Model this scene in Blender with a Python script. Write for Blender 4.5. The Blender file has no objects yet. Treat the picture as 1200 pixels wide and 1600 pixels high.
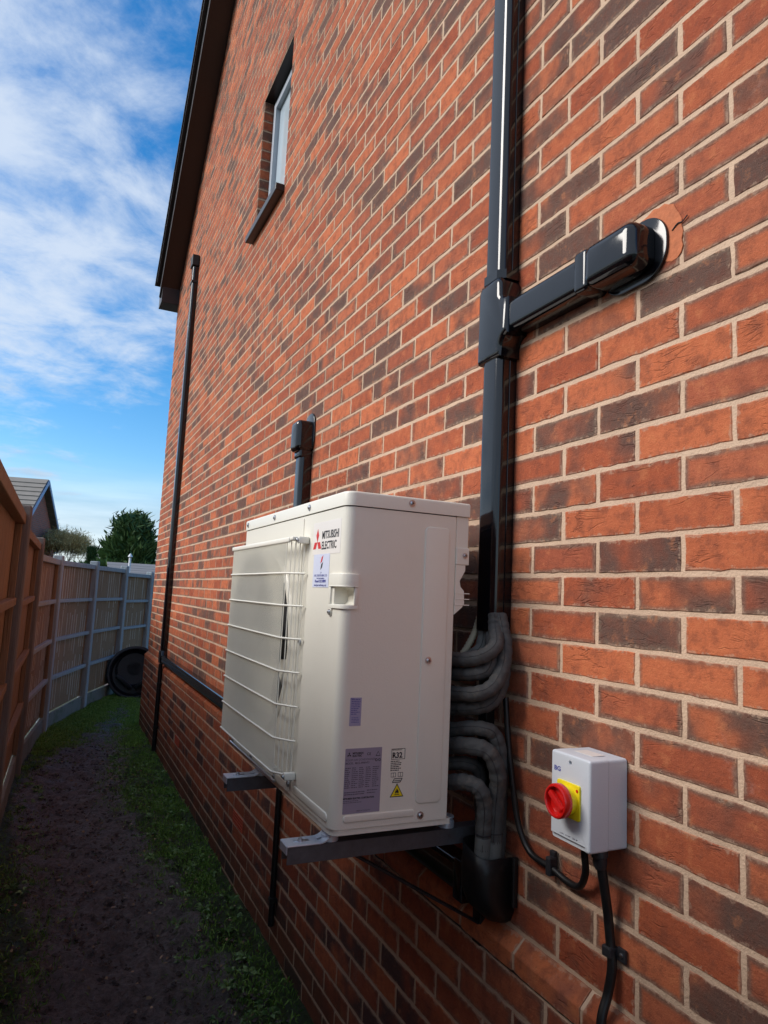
import bpy, bmesh, math, random
import numpy as np
from mathutils import Vector, Matrix
random.seed(7); rng = np.random.default_rng(7)
S = bpy.context.scene
COL = S.collection
G = -1.65                                   # ground level (wall = plane X 0, Y runs away from the camera)

# ------------------------------------------------------------------ camera
cam_d = bpy.data.cameras.new('camera'); cam = bpy.data.objects.new('camera', cam_d); COL.objects.link(cam)
yaw, pitch, roll = 0.43900267, 0.12165839, 0.04668041
cy, sy, cp, sp = math.cos(yaw), math.sin(yaw), math.cos(pitch), math.sin(pitch)
F = Vector((sy*cp, cy*cp, sp)); R0 = Vector((cy, -sy, 0)); U0 = R0.cross(F)
cr, sr = math.cos(roll), math.sin(roll)
Rv = cr*R0 + sr*U0; Uv = cr*U0 - sr*R0
m = Matrix((Rv, Uv, -F)).transposed().to_4x4(); m.translation = Vector((-1.04603811, -1.25322607, -0.06738053))
cam.matrix_world = m
cam_d.sensor_fit = 'VERTICAL'; cam_d.sensor_height = 36; cam_d.lens = 1074.92944/1600*36
cam_d.clip_start = 0.02; cam_d.clip_end = 2000
S.camera = cam
S.render.resolution_x = 768; S.render.resolution_y = 1024

# ------------------------------------------------------------------ light, exposure
S.view_settings.view_transform = 'Standard'; S.view_settings.look = 'None'
S.view_settings.gamma = 1; S.view_settings.exposure = 0.60
SUN_AZ = math.radians(163)                  # direction to the sun, from +X towards +Y
SUN_EL = math.radians(35)
sd = Vector((math.cos(SUN_AZ)*math.cos(SUN_EL), math.sin(SUN_AZ)*math.cos(SUN_EL), math.sin(SUN_EL)))
sun_d = bpy.data.lights.new('sun', 'SUN'); sun_d.energy = 2.3; sun_d.angle = math.radians(30); sun_d.color = (1, .95, .88)
sun = bpy.data.objects.new('sun', sun_d); COL.objects.link(sun)
sun.rotation_euler = sd.to_track_quat('Z', 'Y').to_euler()
W = bpy.data.worlds.new('World'); S.world = W; W.use_nodes = True
wn = W.node_tree; wn.nodes.clear()
def N(nt, typ, **kw):
    n = nt.nodes.new(typ)
    for k, v in kw.items():
        if k.startswith('i_'): n.inputs[k[2:].replace('_', ' ')].default_value = v
        else: setattr(n, k, v)
    return n
def build_world():
    L = wn.links.new
    out = N(wn, 'ShaderNodeOutputWorld')
    sky = N(wn, 'ShaderNodeTexSky', sky_type='NISHITA', sun_disc=False, sun_elevation=SUN_EL,
            sun_rotation=math.radians(90)-SUN_AZ, air_density=1.0, dust_density=0.3, ozone_density=2.2)
    b1 = N(wn, 'ShaderNodeBackground'); b1.inputs[1].default_value = 0.122
    hs = N(wn, 'ShaderNodeHueSaturation', i_Saturation=1.42); L(sky.outputs[0], hs.inputs['Color']); L(hs.outputs[0], b1.inputs[0])
    tc = N(wn, 'ShaderNodeTexCoord'); sep = N(wn, 'ShaderNodeSeparateXYZ'); L(tc.outputs['Generated'], sep.inputs[0])
    zz = N(wn, 'ShaderNodeMath', operation='MAXIMUM'); L(sep.outputs[2], zz.inputs[0]); zz.inputs[1].default_value = 0
    za = N(wn, 'ShaderNodeMath', operation='ADD'); L(zz.outputs[0], za.inputs[0]); za.inputs[1].default_value = .14
    dx = N(wn, 'ShaderNodeMath', operation='DIVIDE'); L(sep.outputs[0], dx.inputs[0]); L(za.outputs[0], dx.inputs[1])
    dy = N(wn, 'ShaderNodeMath', operation='DIVIDE'); L(sep.outputs[1], dy.inputs[0]); L(za.outputs[0], dy.inputs[1])
    cb = N(wn, 'ShaderNodeCombineXYZ'); L(dx.outputs[0], cb.inputs[0]); L(dy.outputs[0], cb.inputs[1])
    mp = N(wn, 'ShaderNodeMapping'); L(cb.outputs[0], mp.inputs[0])
    mp.inputs['Rotation'].default_value = (0, 0, math.radians(-28)); mp.inputs['Scale'].default_value = (1.0, 1.0, 1)
    mp.inputs['Location'].default_value = (9.15, 2.05, 0)
    big = N(wn, 'ShaderNodeTexNoise', i_Scale=.7, i_Detail=3.0, i_Roughness=.5); L(mp.outputs[0], big.inputs['Vector'])
    mid = N(wn, 'ShaderNodeTexNoise', i_Scale=4.6, i_Detail=10.0, i_Roughness=.62, i_Distortion=.25); L(mp.outputs[0], mid.inputs['Vector'])
    a = N(wn, 'ShaderNodeMath', operation='MULTIPLY'); L(big.outputs[0], a.inputs[0]); a.inputs[1].default_value = 1.5
    b = N(wn, 'ShaderNodeMath', operation='MULTIPLY_ADD'); L(mid.outputs[0], b.inputs[0]); b.inputs[1].default_value = 1.15; L(a.outputs[0], b.inputs[2])
    # cloud cover thins towards +X (over the house) and thickens towards -X
    c = N(wn, 'ShaderNodeMath', operation='MULTIPLY_ADD'); L(sep.outputs[0], c.inputs[0]); c.inputs[1].default_value = -1.25; L(b.outputs[0], c.inputs[2])
    mr = N(wn, 'ShaderNodeMapRange', interpolation_type='SMOOTHSTEP'); L(c.outputs[0], mr.inputs[0])
    mr.inputs[1].default_value = 1.17; mr.inputs[2].default_value = 1.70
    # pale bank of haze low over the horizon
    hz = N(wn, 'ShaderNodeMapRange', interpolation_type='SMOOTHSTEP'); L(sep.outputs[2], hz.inputs[0])
    hz.inputs[1].default_value = .175; hz.inputs[2].default_value = .07; hz.inputs[3].default_value = 0; hz.inputs[4].default_value = .85
    mp2 = N(wn, 'ShaderNodeMapping'); L(tc.outputs['Generated'], mp2.inputs[0]); mp2.inputs['Scale'].default_value = (1.6, 1.6, 14)
    st = N(wn, 'ShaderNodeTexNoise', i_Scale=2.2, i_Detail=5.0, i_Roughness=.5); L(mp2.outputs[0], st.inputs['Vector'])
    mx = N(wn, 'ShaderNodeMath', operation='MAXIMUM'); L(mr.outputs[0], mx.inputs[0]); L(hz.outputs[0], mx.inputs[1])
    cm = N(wn, 'ShaderNodeMath', operation='MULTIPLY'); L(mx.outputs[0], cm.inputs[0]); cm.inputs[1].default_value = .88
    cr_ = N(wn, 'ShaderNodeValToRGB'); L(st.outputs[0], cr_.inputs[0])
    cr_.color_ramp.elements[0].position = .36; cr_.color_ramp.elements[0].color = (.38, .50, .66, 1)
    cr_.color_ramp.elements[1].position = .56; cr_.color_ramp.elements[1].color = (.70, .80, .92, 1)
    lo = N(wn, 'ShaderNodeMapRange'); L(sep.outputs[2], lo.inputs[0]); lo.inputs[1].default_value = .16; lo.inputs[2].default_value = .30
    cc = N(wn, 'ShaderNodeMix', data_type='RGBA'); L(lo.outputs[0], cc.inputs[0]); L(cr_.outputs[0], cc.inputs[6]); cc.inputs[7].default_value = (.66, .75, .88, 1)
    b2 = N(wn, 'ShaderNodeBackground'); L(cc.outputs[2], b2.inputs[0]); b2.inputs[1].default_value = .72
    ms = N(wn, 'ShaderNodeMixShader'); L(cm.outputs[0], ms.inputs[0]); L(b1.outputs[0], ms.inputs[1]); L(b2.outputs[0], ms.inputs[2])
    L(ms.outputs[0], out.inputs[0])
build_world()

# ------------------------------------------------------------------ helpers
def empty(name, loc, label=None, cat=None, group=None):
    o = bpy.data.objects.new(name, None); COL.objects.link(o); o.location = loc; o.empty_display_size = .1
    if label: tag(o, label, cat, group)
    return o
def tag(o, label=None, cat=None, group=None, kind=None):
    if label: o['label'] = label
    if cat: o['category'] = cat
    if group: o['group'] = group
    if kind: o['kind'] = kind
    return o
def link(name, me, mat, parent=None, smooth=False):
    o = bpy.data.objects.new(name, me); COL.objects.link(o)
    if mat and not me.materials: me.materials.append(mat)
    if smooth: me.shade_smooth()
    if parent:
        o.parent = parent
        q = parent; off = Vector((0, 0, 0))
        while q: off += q.location; q = q.parent
        o.location = -off
    return o
def bmo(name, bm, mat, parent=None, smooth=False):
    bmesh.ops.recalc_face_normals(bm, faces=bm.faces)
    me = bpy.data.meshes.new(name); bm.to_mesh(me); bm.free()
    if smooth:
        me.shade_smooth()
        me.set_sharp_from_angle(angle=math.radians(smooth if smooth > 1 else 40))
    return link(name, me, mat, parent)
def box(bm, a, b, bev=0, seg=2):
    vs = [bm.verts.new((x, y, z)) for x in (a[0], b[0]) for y in (a[1], b[1]) for z in (a[2], b[2])]
    fs = [bm.faces.new([vs[i] for i in f]) for f in ((0,1,3,2),(4,6,7,5),(0,4,5,1),(2,3,7,6),(0,2,6,4),(1,5,7,3))]
    if bev:
        es = list({e for f in fs for e in f.edges})
        bmesh.ops.bevel(bm, geom=es, offset=bev, segments=seg, profile=.5, affect='EDGES')
def obox(bm, c, ax, half, bev=0):
    """box with its own axes"""
    b2 = bmesh.new(); box(b2, [-h for h in half], half, bev)
    M = Matrix([ax[0], ax[1], ax[2]]).transposed().to_4x4(); M.translation = Vector(c)
    b2.transform(M); me = bpy.data.meshes.new('t'); b2.to_mesh(me); b2.free(); bm.from_mesh(me); bpy.data.meshes.remove(me)
def rrect(w, h, r, n=5, cx=0, cy_=0):
    pts = []
    for (sx, sy_, a0) in ((1,1,0),(-1,1,90),(-1,-1,180),(1,-1,270)):
        for k in range(n+1):
            a = math.radians(a0 + 90*k/n)
            pts.append((cx+sx*(w/2-r)+r*math.cos(a), cy_+sy_*(h/2-r)+r*math.sin(a)))
    return pts
def prism(bm, pts, O, Ua, Va, Na, d0, d1, ch=0, chb=0):
    """outline pts (u,v) extruded along Na from d0 to d1, front edge chamfered by a rounded ch"""
    O, Ua, Va, Na = map(Vector, (O, Ua, Va, Na))
    cen = Vector((sum(p[0] for p in pts)/len(pts), sum(p[1] for p in pts)/len(pts)))
    def inset(q):
        n = len(pts); out = []
        for i in range(n):
            a, b, c = Vector(pts[i-1]), Vector(pts[i]), Vector(pts[(i+1) % n])
            e1, e2 = (b-a), (c-b)
            if e1.length < 1e-7: e1 = e2
            if e2.length < 1e-7: e2 = e1
            n1 = Vector((-e1.y, e1.x)).normalized(); n2 = Vector((-e2.y, e2.x)).normalized()
            k = (n1+n2); k = k/max(k.length_squared/2, .35) if k.length > 1e-6 else n1
            out.append(b + k*q)
        return out
    area = sum(pts[i-1][0]*pts[i][1]-pts[i][0]*pts[i-1][1] for i in range(len(pts)))
    if area < 0: pts = pts[::-1]
    rings = [(0, d0)]
    if ch:
        for k in range(4):
            a = math.pi/2*k/3
            rings.append((ch*(1-math.cos(a)), d1-ch*math.copysign(1, d1-d0)*(1-math.sin(a))))
    else: rings.append((0, d1))
    vr = []
    for q, d in rings:
        ps = inset(q) if q else [Vector(p) for p in pts]
        vr.append([bm.verts.new(O+Ua*p[0]+Va*p[1]+Na*d) for p in ps])
    for a, b in zip(vr[:-1], vr[1:]):
        n = len(a)
        for i in range(n): bm.faces.new((a[i-1], a[i], b[i], b[i-1]))
    bm.faces.new(vr[-1]); bm.faces.new(vr[0][::-1])
def catmull(P, k=8):
    P = [Vector(p) for p in P]; Q = [P[0]*2-P[1]]+P+[P[-1]*2-P[-2]]; out = []
    for i in range(1, len(Q)-2):
        for j in range(k):
            t = j/k; a, b, c, d = Q[i-1:i+3]
            out.append(.5*((2*b)+(c-a)*t+(2*a-5*b+4*c-d)*t*t+(3*b-a-3*c+d)*t**3))
    out.append(P[-1]); return out
def tube(bm, P, r, n=12, caps=True, rad=None):
    P = [Vector(p) for p in P]; rings = []; up = None
    for i, p in enumerate(P):
        t = (P[min(i+1, len(P)-1)]-P[max(i-1, 0)]).normalized()
        if up is None:
            up = Vector((0, 0, 1)) if abs(t.z) < .9 else Vector((1, 0, 0))
        a = t.cross(up).normalized(); up = a.cross(t).normalized()
        rr = rad[i] if rad else r
        rings.append([bm.verts.new(p+(a*math.cos(2*math.pi*k/n)+up*math.sin(2*math.pi*k/n))*rr) for k in range(n)])
    for a, b in zip(rings[:-1], rings[1:]):
        for k in range(n): bm.faces.new((a[k-1], a[k], b[k], b[k-1]))
    if caps: bm.faces.new(rings[0][::-1]); bm.faces.new(rings[-1])
def lathe(bm, prof, O, A, n=24):
    """prof (r, d) around axis A through O"""
    A = Vector(A).normalized(); O = Vector(O)
    a = A.orthogonal().normalized(); b = A.cross(a)
    rings = [[bm.verts.new(O+A*d+(a*math.cos(2*math.pi*k/n)+b*math.sin(2*math.pi*k/n))*max(r, 1e-4)) for k in range(n)] for r, d in prof]
    for p, q in zip(rings[:-1], rings[1:]):
        for k in range(n): bm.faces.new((p[k-1], p[k], q[k], q[k-1]))
    bm.faces.new(rings[0][::-1]); bm.faces.new(rings[-1])

# ------------------------------------------------------------------ materials
def newmat(name):
    m_ = bpy.data.materials.new(name); m_.use_nodes = True; nt = m_.node_tree
    b = nt.nodes['Principled BSDF']; return m_, nt, b
def simple(name, col, rough=.5, metal=0, var=.12, scale=8, bump=0, bscale=60, spec=.5, coat=0, stretch=(1,1,1), dirt=None):
    m_, nt, b = newmat(name); L = nt.links.new
    b.inputs['Roughness'].default_value = rough; b.inputs['Metallic'].default_value = metal
    b.inputs['Specular IOR Level'].default_value = spec; b.inputs['Coat Weight'].default_value = coat
    tc = N(nt, 'ShaderNodeTexCoord'); mp = N(nt, 'ShaderNodeMapping'); L(tc.outputs['Object'], mp.inputs[0]); mp.inputs['Scale'].default_value = stretch
    nz = N(nt, 'ShaderNodeTexNoise', i_Scale=scale, i_Detail=6.0, i_Roughness=.6); L(mp.outputs[0], nz.inputs['Vector'])
    mx = N(nt, 'ShaderNodeMix', data_type='RGBA'); L(nz.outputs[0], mx.inputs[0])
    mx.inputs[6].default_value = (*[c*(1-var) for c in col], 1); mx.inputs[7].default_value = (*[min(1, c*(1+var)) for c in col], 1)
    res = mx.outputs[2]
    if dirt:
        dn = N(nt, 'ShaderNodeTexNoise', i_Scale=dirt[1], i_Detail=8.0, i_Roughness=.7); L(mp.outputs[0], dn.inputs['Vector'])
        dr = N(nt, 'ShaderNodeMapRange', interpolation_type='SMOOTHSTEP'); L(dn.outputs[0], dr.inputs[0]); dr.inputs[1].default_value = .5; dr.inputs[2].default_value = .75; dr.inputs[4].default_value = dirt[2]
        m2 = N(nt, 'ShaderNodeMix', data_type='RGBA'); L(dr.outputs[0], m2.inputs[0]); L(res, m2.inputs[6]); m2.inputs[7].default_value = (*dirt[0], 1)
        res = m2.outputs[2]
    L(res, b.inputs['Base Color'])
    rr = N(nt, 'ShaderNodeMapRange'); L(nz.outputs[0], rr.inputs[0]); rr.inputs[3].default_value = max(0, rough-.06); rr.inputs[4].default_value = min(1, rough+.06); L(rr.outputs[0], b.inputs['Roughness'])
    if bump:
        bn = N(nt, 'ShaderNodeTexNoise', i_Scale=bscale, i_Detail=5.0); L(mp.outputs[0], bn.inputs['Vector'])
        bp = N(nt, 'ShaderNodeBump', i_Distance=bump, i_Strength=1.0); L(bn.outputs[0], bp.inputs['Height']); L(bp.outputs[0], b.inputs['Normal'])
    return m_
def brick_mat(name, red, dark, dark_share=.30, edge=.35):
    m_, nt, b = newmat(name); L = nt.links.new
    at = N(nt, 'ShaderNodeAttribute', attribute_name='bk'); sp_ = N(nt, 'ShaderNodeSeparateXYZ'); L(at.outputs['Vector'], sp_.inputs[0])
    r1, r2, r3 = sp_.outputs
    uv = N(nt, 'ShaderNodeUVMap', uv_map='brick'); su = N(nt, 'ShaderNodeSeparateXYZ'); L(uv.outputs[0], su.inputs[0])
    tc = N(nt, 'ShaderNodeTexCoord')
    off = N(nt, 'ShaderNodeVectorMath', operation='MULTIPLY_ADD'); L(at.outputs['Vector'], off.inputs[0]); off.inputs[1].default_value = (37, 37, 37); L(tc.outputs['Object'], off.inputs[2])
    def math_(op, a, c, clamp=False):
        n = N(nt, 'ShaderNodeMath', operation=op, use_clamp=clamp)
        for i, x in enumerate((a, c)):
            if hasattr(x, 'links'): L(x, n.inputs[i])
            else: n.inputs[i].default_value = x
        return n.outputs[0]
    def mixc(f, a, c):
        n = N(nt, 'ShaderNodeMix', data_type='RGBA')
        for i, x in ((0, f), (6, a), (7, c)):
            if hasattr(x, 'links'): L(x, n.inputs[i])
            else: n.inputs[i].default_value = x if i == 0 else (*x, 1)
        return n.outputs[2]
    def sm(x, lo, hi, o0=0, o1=1):
        n = N(nt, 'ShaderNodeMapRange', interpolation_type='SMOOTHSTEP'); L(x, n.inputs[0])
        for i, v in ((1, lo), (2, hi), (3, o0), (4, o1)): n.inputs[i].default_value = v
        return n.outputs[0]
    n1 = N(nt, 'ShaderNodeTexNoise', i_Scale=7.0, i_Detail=3.0, i_Roughness=.5); L(off.outputs[0], n1.inputs['Vector'])
    n2 = N(nt, 'ShaderNodeTexNoise', i_Scale=150.0, i_Detail=6.0, i_Roughness=.8); L(off.outputs[0], n2.inputs['Vector'])
    # dark, over-burnt bricks and partly burnt ones
    k = math_('ADD', r1, math_('MULTIPLY', math_('SUBTRACT', n1.outputs[0], .5), 1.15))
    dk = sm(k, 1-dark_share-.12, 1-dark_share+.22)
    # red tone per brick
    base = mixc(sm(r2, 0, 1), [red[0]*.70, red[1]*.66, red[2]*.70], [red[0]*1.10, red[1]*1.26, red[2]*1.25])
    base = mixc(math_('MULTIPLY', sm(r3, .55, 1), .45), base, (red[0]*.72, red[1]*.9, red[2]*1.25))
    base = mixc(math_('MULTIPLY', dk, .93), base, dark)
    # greyish burnt edge
    du = math_('MINIMUM', math_('MULTIPLY', math_('MINIMUM', su.outputs[0], math_('SUBTRACT', 1, su.outputs[0])), 3.3), math_('MINIMUM', su.outputs[1], math_('SUBTRACT', 1, su.outputs[1])))
    ed = sm(math_('SUBTRACT', du, math_('MULTIPLY', n1.outputs[0], .22)), -.06, .10, 1, 0)
    ed = math_('MULTIPLY', ed, math_('MULTIPLY', sm(r3, .25, .8), edge))
    base = mixc(ed, base, (.17, .115, .085))
    # mortar smeared over the arrises
    n5 = N(nt, 'ShaderNodeTexNoise', i_Scale=55.0, i_Detail=5.0, i_Roughness=.7); L(tc.outputs['Object'], n5.inputs['Vector'])
    me_ = sm(math_('SUBTRACT', du, math_('MULTIPLY', math_('SUBTRACT', n5.outputs[0], .42), .62)), -.035, .02, 1, 0)
    base = mixc(math_('MULTIPLY', me_, .45), base, (.50, .34, .24))
    # grit
    sn = sm(n2.outputs[0], .56, .72)
    base = mixc(math_('MULTIPLY', sn, .30), base, (.58, .28, .16))
    sn2 = sm(n2.outputs[0], .44, .30)
    n4 = N(nt, 'ShaderNodeTexNoise', i_Scale=26.0, i_Detail=5.0, i_Roughness=.7); L(off.outputs[0], n4.inputs['Vector'])
    base = mixc(math_('MULTIPLY', sm(n4.outputs[0], .54, .34), .50), base, (.17, .055, .035))
    base = mixc(math_('MULTIPLY', sm(n4.outputs[0], .54, .70), .35), base, (.62, .22, .09))
    base = mixc(math_('MULTIPLY', sn2, .50), base, (.06, .028, .022))
    # folds: stretched creases
    mp = N(nt, 'ShaderNodeMapping'); L(off.outputs[0], mp.inputs[0]); mp.inputs['Scale'].default_value = (12, 9, 34)
    cz = N(nt, 'ShaderNodeTexNoise', i_Scale=1.0, i_Detail=3.0, i_Roughness=.6, i_Distortion=.6); L(mp.outputs[0], cz.inputs['Vector'])
    cd = math_('ABSOLUTE', math_('SUBTRACT', cz.outputs[0], .5), 0)
    gate = sm(n1.outputs[0], .52, .66)
    cr1 = math_('MULTIPLY', sm(cd, 0, .032, 1, 0), gate)
    base = mixc(math_('MULTIPLY', cr1, .22), base, (.055, .022, .018))
    # lime bloom
    bl = N(nt, 'ShaderNodeTexNoise', i_Scale=5.0, i_Detail=8.0, i_Roughness=.75); L(tc.outputs['Object'], bl.inputs['Vector'])
    base = mixc(math_('MULTIPLY', sm(bl.outputs[0], .60, .80), .30), base, (.55, .45, .40))
    # rain-splashed soil on the lowest courses
    sz = N(nt, 'ShaderNodeSeparateXYZ'); L(tc.outputs['Object'], sz.inputs[0])
    base = mixc(math_('MULTIPLY', sm(math_('ADD', sz.outputs[2], math_('MULTIPLY', bl.outputs[0], -.45)), -1.78, -1.60, 1, 0), .6), base, (.06, .045, .03))
    L(base, b.inputs['Base Color']); b.inputs['Roughness'].default_value = .88; b.inputs['Specular IOR Level'].default_value = .25
    h = math_('ADD', math_('MULTIPLY', n2.outputs[0], .95), math_('MULTIPLY', cz.outputs[0], .8))
    h = math_('SUBTRACT', h, math_('MULTIPLY', cr1, .55))
    bp = N(nt, 'ShaderNodeBump', i_Distance=.0034, i_Strength=1.0); L(h, bp.inputs['Height']); L(bp.outputs[0], b.inputs['Normal'])
    return m_
M_BRICK = brick_mat('brick_red_multi', (.49, .118, .050), (.105, .066, .054), .29, .8)
M_PLINTHBRICK = brick_mat('brick_plinth', (.44, .104, .044), (.072, .044, .044), .27, .5)
M_BAND = brick_mat('brick_band', (.50, .125, .050), (.22, .08, .06), .04, .2)
M_MORTAR = simple('mortar_buff', (.57, .40, .285), .95, var=.30, scale=9, bump=.0025, bscale=240, spec=.2, dirt=((.34, .22, .15), 2.2, .7))
M_UPVC = simple('black_plastic', (.003, .0034, .0055), .10, var=.2, scale=20, spec=.6, bump=.0004, bscale=7)
M_UPVC_MAT = simple('black_plastic_dull', (.005, .005, .006), .46, var=.2, scale=30, dirt=((.05, .045, .04), 30, .35))
M_BROWN = simple('brown_upvc', (.016, .010, .010), .35, var=.15, scale=10)
M_TILE = simple('roof_tile', (.045, .030, .026), .8, var=.35, scale=12, bump=.003, bscale=40)
M_CREAM = simple('ivory_enamel', (.80, .77, .68), .36, var=.015, scale=5, bump=.0004, bscale=300, dirt=((.55, .51, .43), 9, .10))
M_CREAMB = simple('ivory_wire', (.84, .81, .72), .4, var=.03, scale=20)
M_DARKIN = simple('fan_dark', (.03, .03, .032), .6, scale=20)
M_STEEL = simple('screw_steel', (.52, .54, .58), .30, metal=1, var=.25, scale=200)
M_GALV = simple('galvanised', (.62, .67, .76), .40, metal=.55, var=.2, scale=60, dirt=((.70, .73, .80), 90, .7))
M_RAIL = simple('dull_channel', (.12, .12, .135), .5, metal=.6, var=.4, scale=50, dirt=((.10, .07, .06), 30, .6))
M_FOAM = simple('pipe_insulation', (.072, .072, .072), .80, var=.35, scale=26, bump=.005, bscale=45, dirt=((.20, .16, .12), 30, .55))
M_FOAM2 = simple('pipe_insulation_cut', (.13, .135, .13), .85, var=.2, scale=40, bump=.001, bscale=90)
M_SWGREY = simple('switch_grey', (.60, .63, .68), .38, var=.015, scale=6, bump=.0003, bscale=400)
M_YEL = simple('yellow_plate', (.85, .68, .01), .38, var=.02)
M_RED = simple('red_knob', (.62, .010, .008), .22, var=.04, spec=.6)
M_BLK = simple('ink_black', (.018, .018, .022), .5)
M_INKG = simple('ink_grey', (.11, .10, .14), .6)
M_INKR = simple('ink_red', (.60, .03, .035), .5)
M_INKB = simple('ink_blue', (.05, .06, .30), .5)
M_STK = simple('sticker_white', (.66, .70, .86), .35, var=.01)
M_STKL = simple('sticker_lilac', (.34, .33, .50), .3, var=.02)
M_PLATE = simple('plate_silver_lilac', (.30, .27, .36), .34, var=.05, scale=3)
M_CLEAR = simple('sticker_pale', (.82, .78, .74), .3, var=.01)
M_WOODB = simple('fence_wood_brown', (.27, .175, .105), .8, var=.5, scale=3, bump=.004, bscale=12, stretch=(22, 22, 1.2), dirt=((.10, .05, .025), 2.5, .85))
M_WOODG = simple('fence_wood_grey', (.35, .41, .45), .85, var=.35, scale=3, bump=.004, bscale=12, stretch=(20, 20, 1.3), dirt=((.17, .13, .10), 2.2, .75))
M_BOARD = simple('fence_boards', (.30, .20, .115), .85, var=.5, scale=9, bump=.003, bscale=40, stretch=(9, 9, .7), dirt=((.15, .095, .055), 4, .7))
M_POSTB = simple('weathered_post', (.20, .18, .165), .9, var=.35, scale=3, bump=.004, bscale=12, stretch=(20, 20, 1.3), dirt=((.10, .07, .05), 2.2, .7))
M_LIT_EDGE = simple('lit_board_edges', (.62, .56, .47), .85, var=.3, scale=20)  # pale colour carries the light caught on fence board edges
M_GRAVELB = simple('gravel_board', (.20, .21, .19), .9, var=.25, scale=12, bump=.004, bscale=60, dirt=((.06, .09, .03), 4, .8))
M_TUB = simple('black_tub', (.006, .009, .018), .38, var=.3, scale=6)
M_WFRAME = simple('window_frame', (.34, .37, .42), .4, var=.05)
M_AIRB = simple('air_brick_terracotta', (.50, .075, .03), .8, var=.15, scale=40)
M_FILL = simple('pink_filler', (.47, .145, .062), .9, var=.4, scale=45, bump=.002, bscale=120)
M_WPVC = simple('white_pipe', (.72, .74, .78), .4)
M_NTILE = simple('concrete_tile', (.30, .265, .225), .9, var=.2, scale=3)
M_BLUEB = simple('barge_blue', (.34, .42, .60), .5)
M_BARK = simple('bark', (.10, .075, .05), .9, var=.3, scale=20)
def glass_mat():
    m_, nt, b = newmat('window_glass')
    b.inputs['Base Color'].default_value = (.30, .38, .46, 1); b.inputs['Roughness'].default_value = .06; b.inputs['Specular IOR Level'].default_value = .9
    b.inputs['Coat Weight'].default_value = .6
    nz = N(nt, 'ShaderNodeTexNoise', i_Scale=3.0, i_Detail=3.0); rp = N(nt, 'ShaderNodeMix', data_type='RGBA'); nt.links.new(nz.outputs[0], rp.inputs[0])
    rp.inputs[6].default_value = (.50, .60, .68, 1); rp.inputs[7].default_value = (.74, .82, .88, 1); nt.links.new(rp.outputs[2], b.inputs['Base Color'])  # pale blue-white base colour stands in for the reflected bright sky
    return m_
M_GLASS = glass_mat()
def leaf_mat(name, a, b_, rough=.6, trans=.15):
    m_, nt, b = newmat(name); L = nt.links.new
    at = N(nt, 'ShaderNodeAttribute', attribute_name='lf'); mx = N(nt, 'ShaderNodeMix', data_type='RGBA'); L(at.outputs['Fac'], mx.inputs[0])
    mx.inputs[6].default_value = (*a, 1); mx.inputs[7].default_value = (*b_, 1); L(mx.outputs[2], b.inputs['Base Color'])
    b.inputs['Roughness'].default_value = rough; b.inputs['Specular IOR Level'].default_value = .3
    return m_
M_GRASS = leaf_mat('grass_blades', (.05, .13, .018), (.27, .45, .09))
M_WEED = leaf_mat('weed_leaves', (.06, .13, .04), (.24, .36, .15))
M_DEAD = leaf_mat('dead_leaves', (.10, .05, .03), (.42, .30, .18))
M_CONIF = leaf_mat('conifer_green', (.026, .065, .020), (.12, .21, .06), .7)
M_YELT = leaf_mat('autumn_twigs', (.38, .27, .11), (.72, .55, .25), .8)

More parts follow.
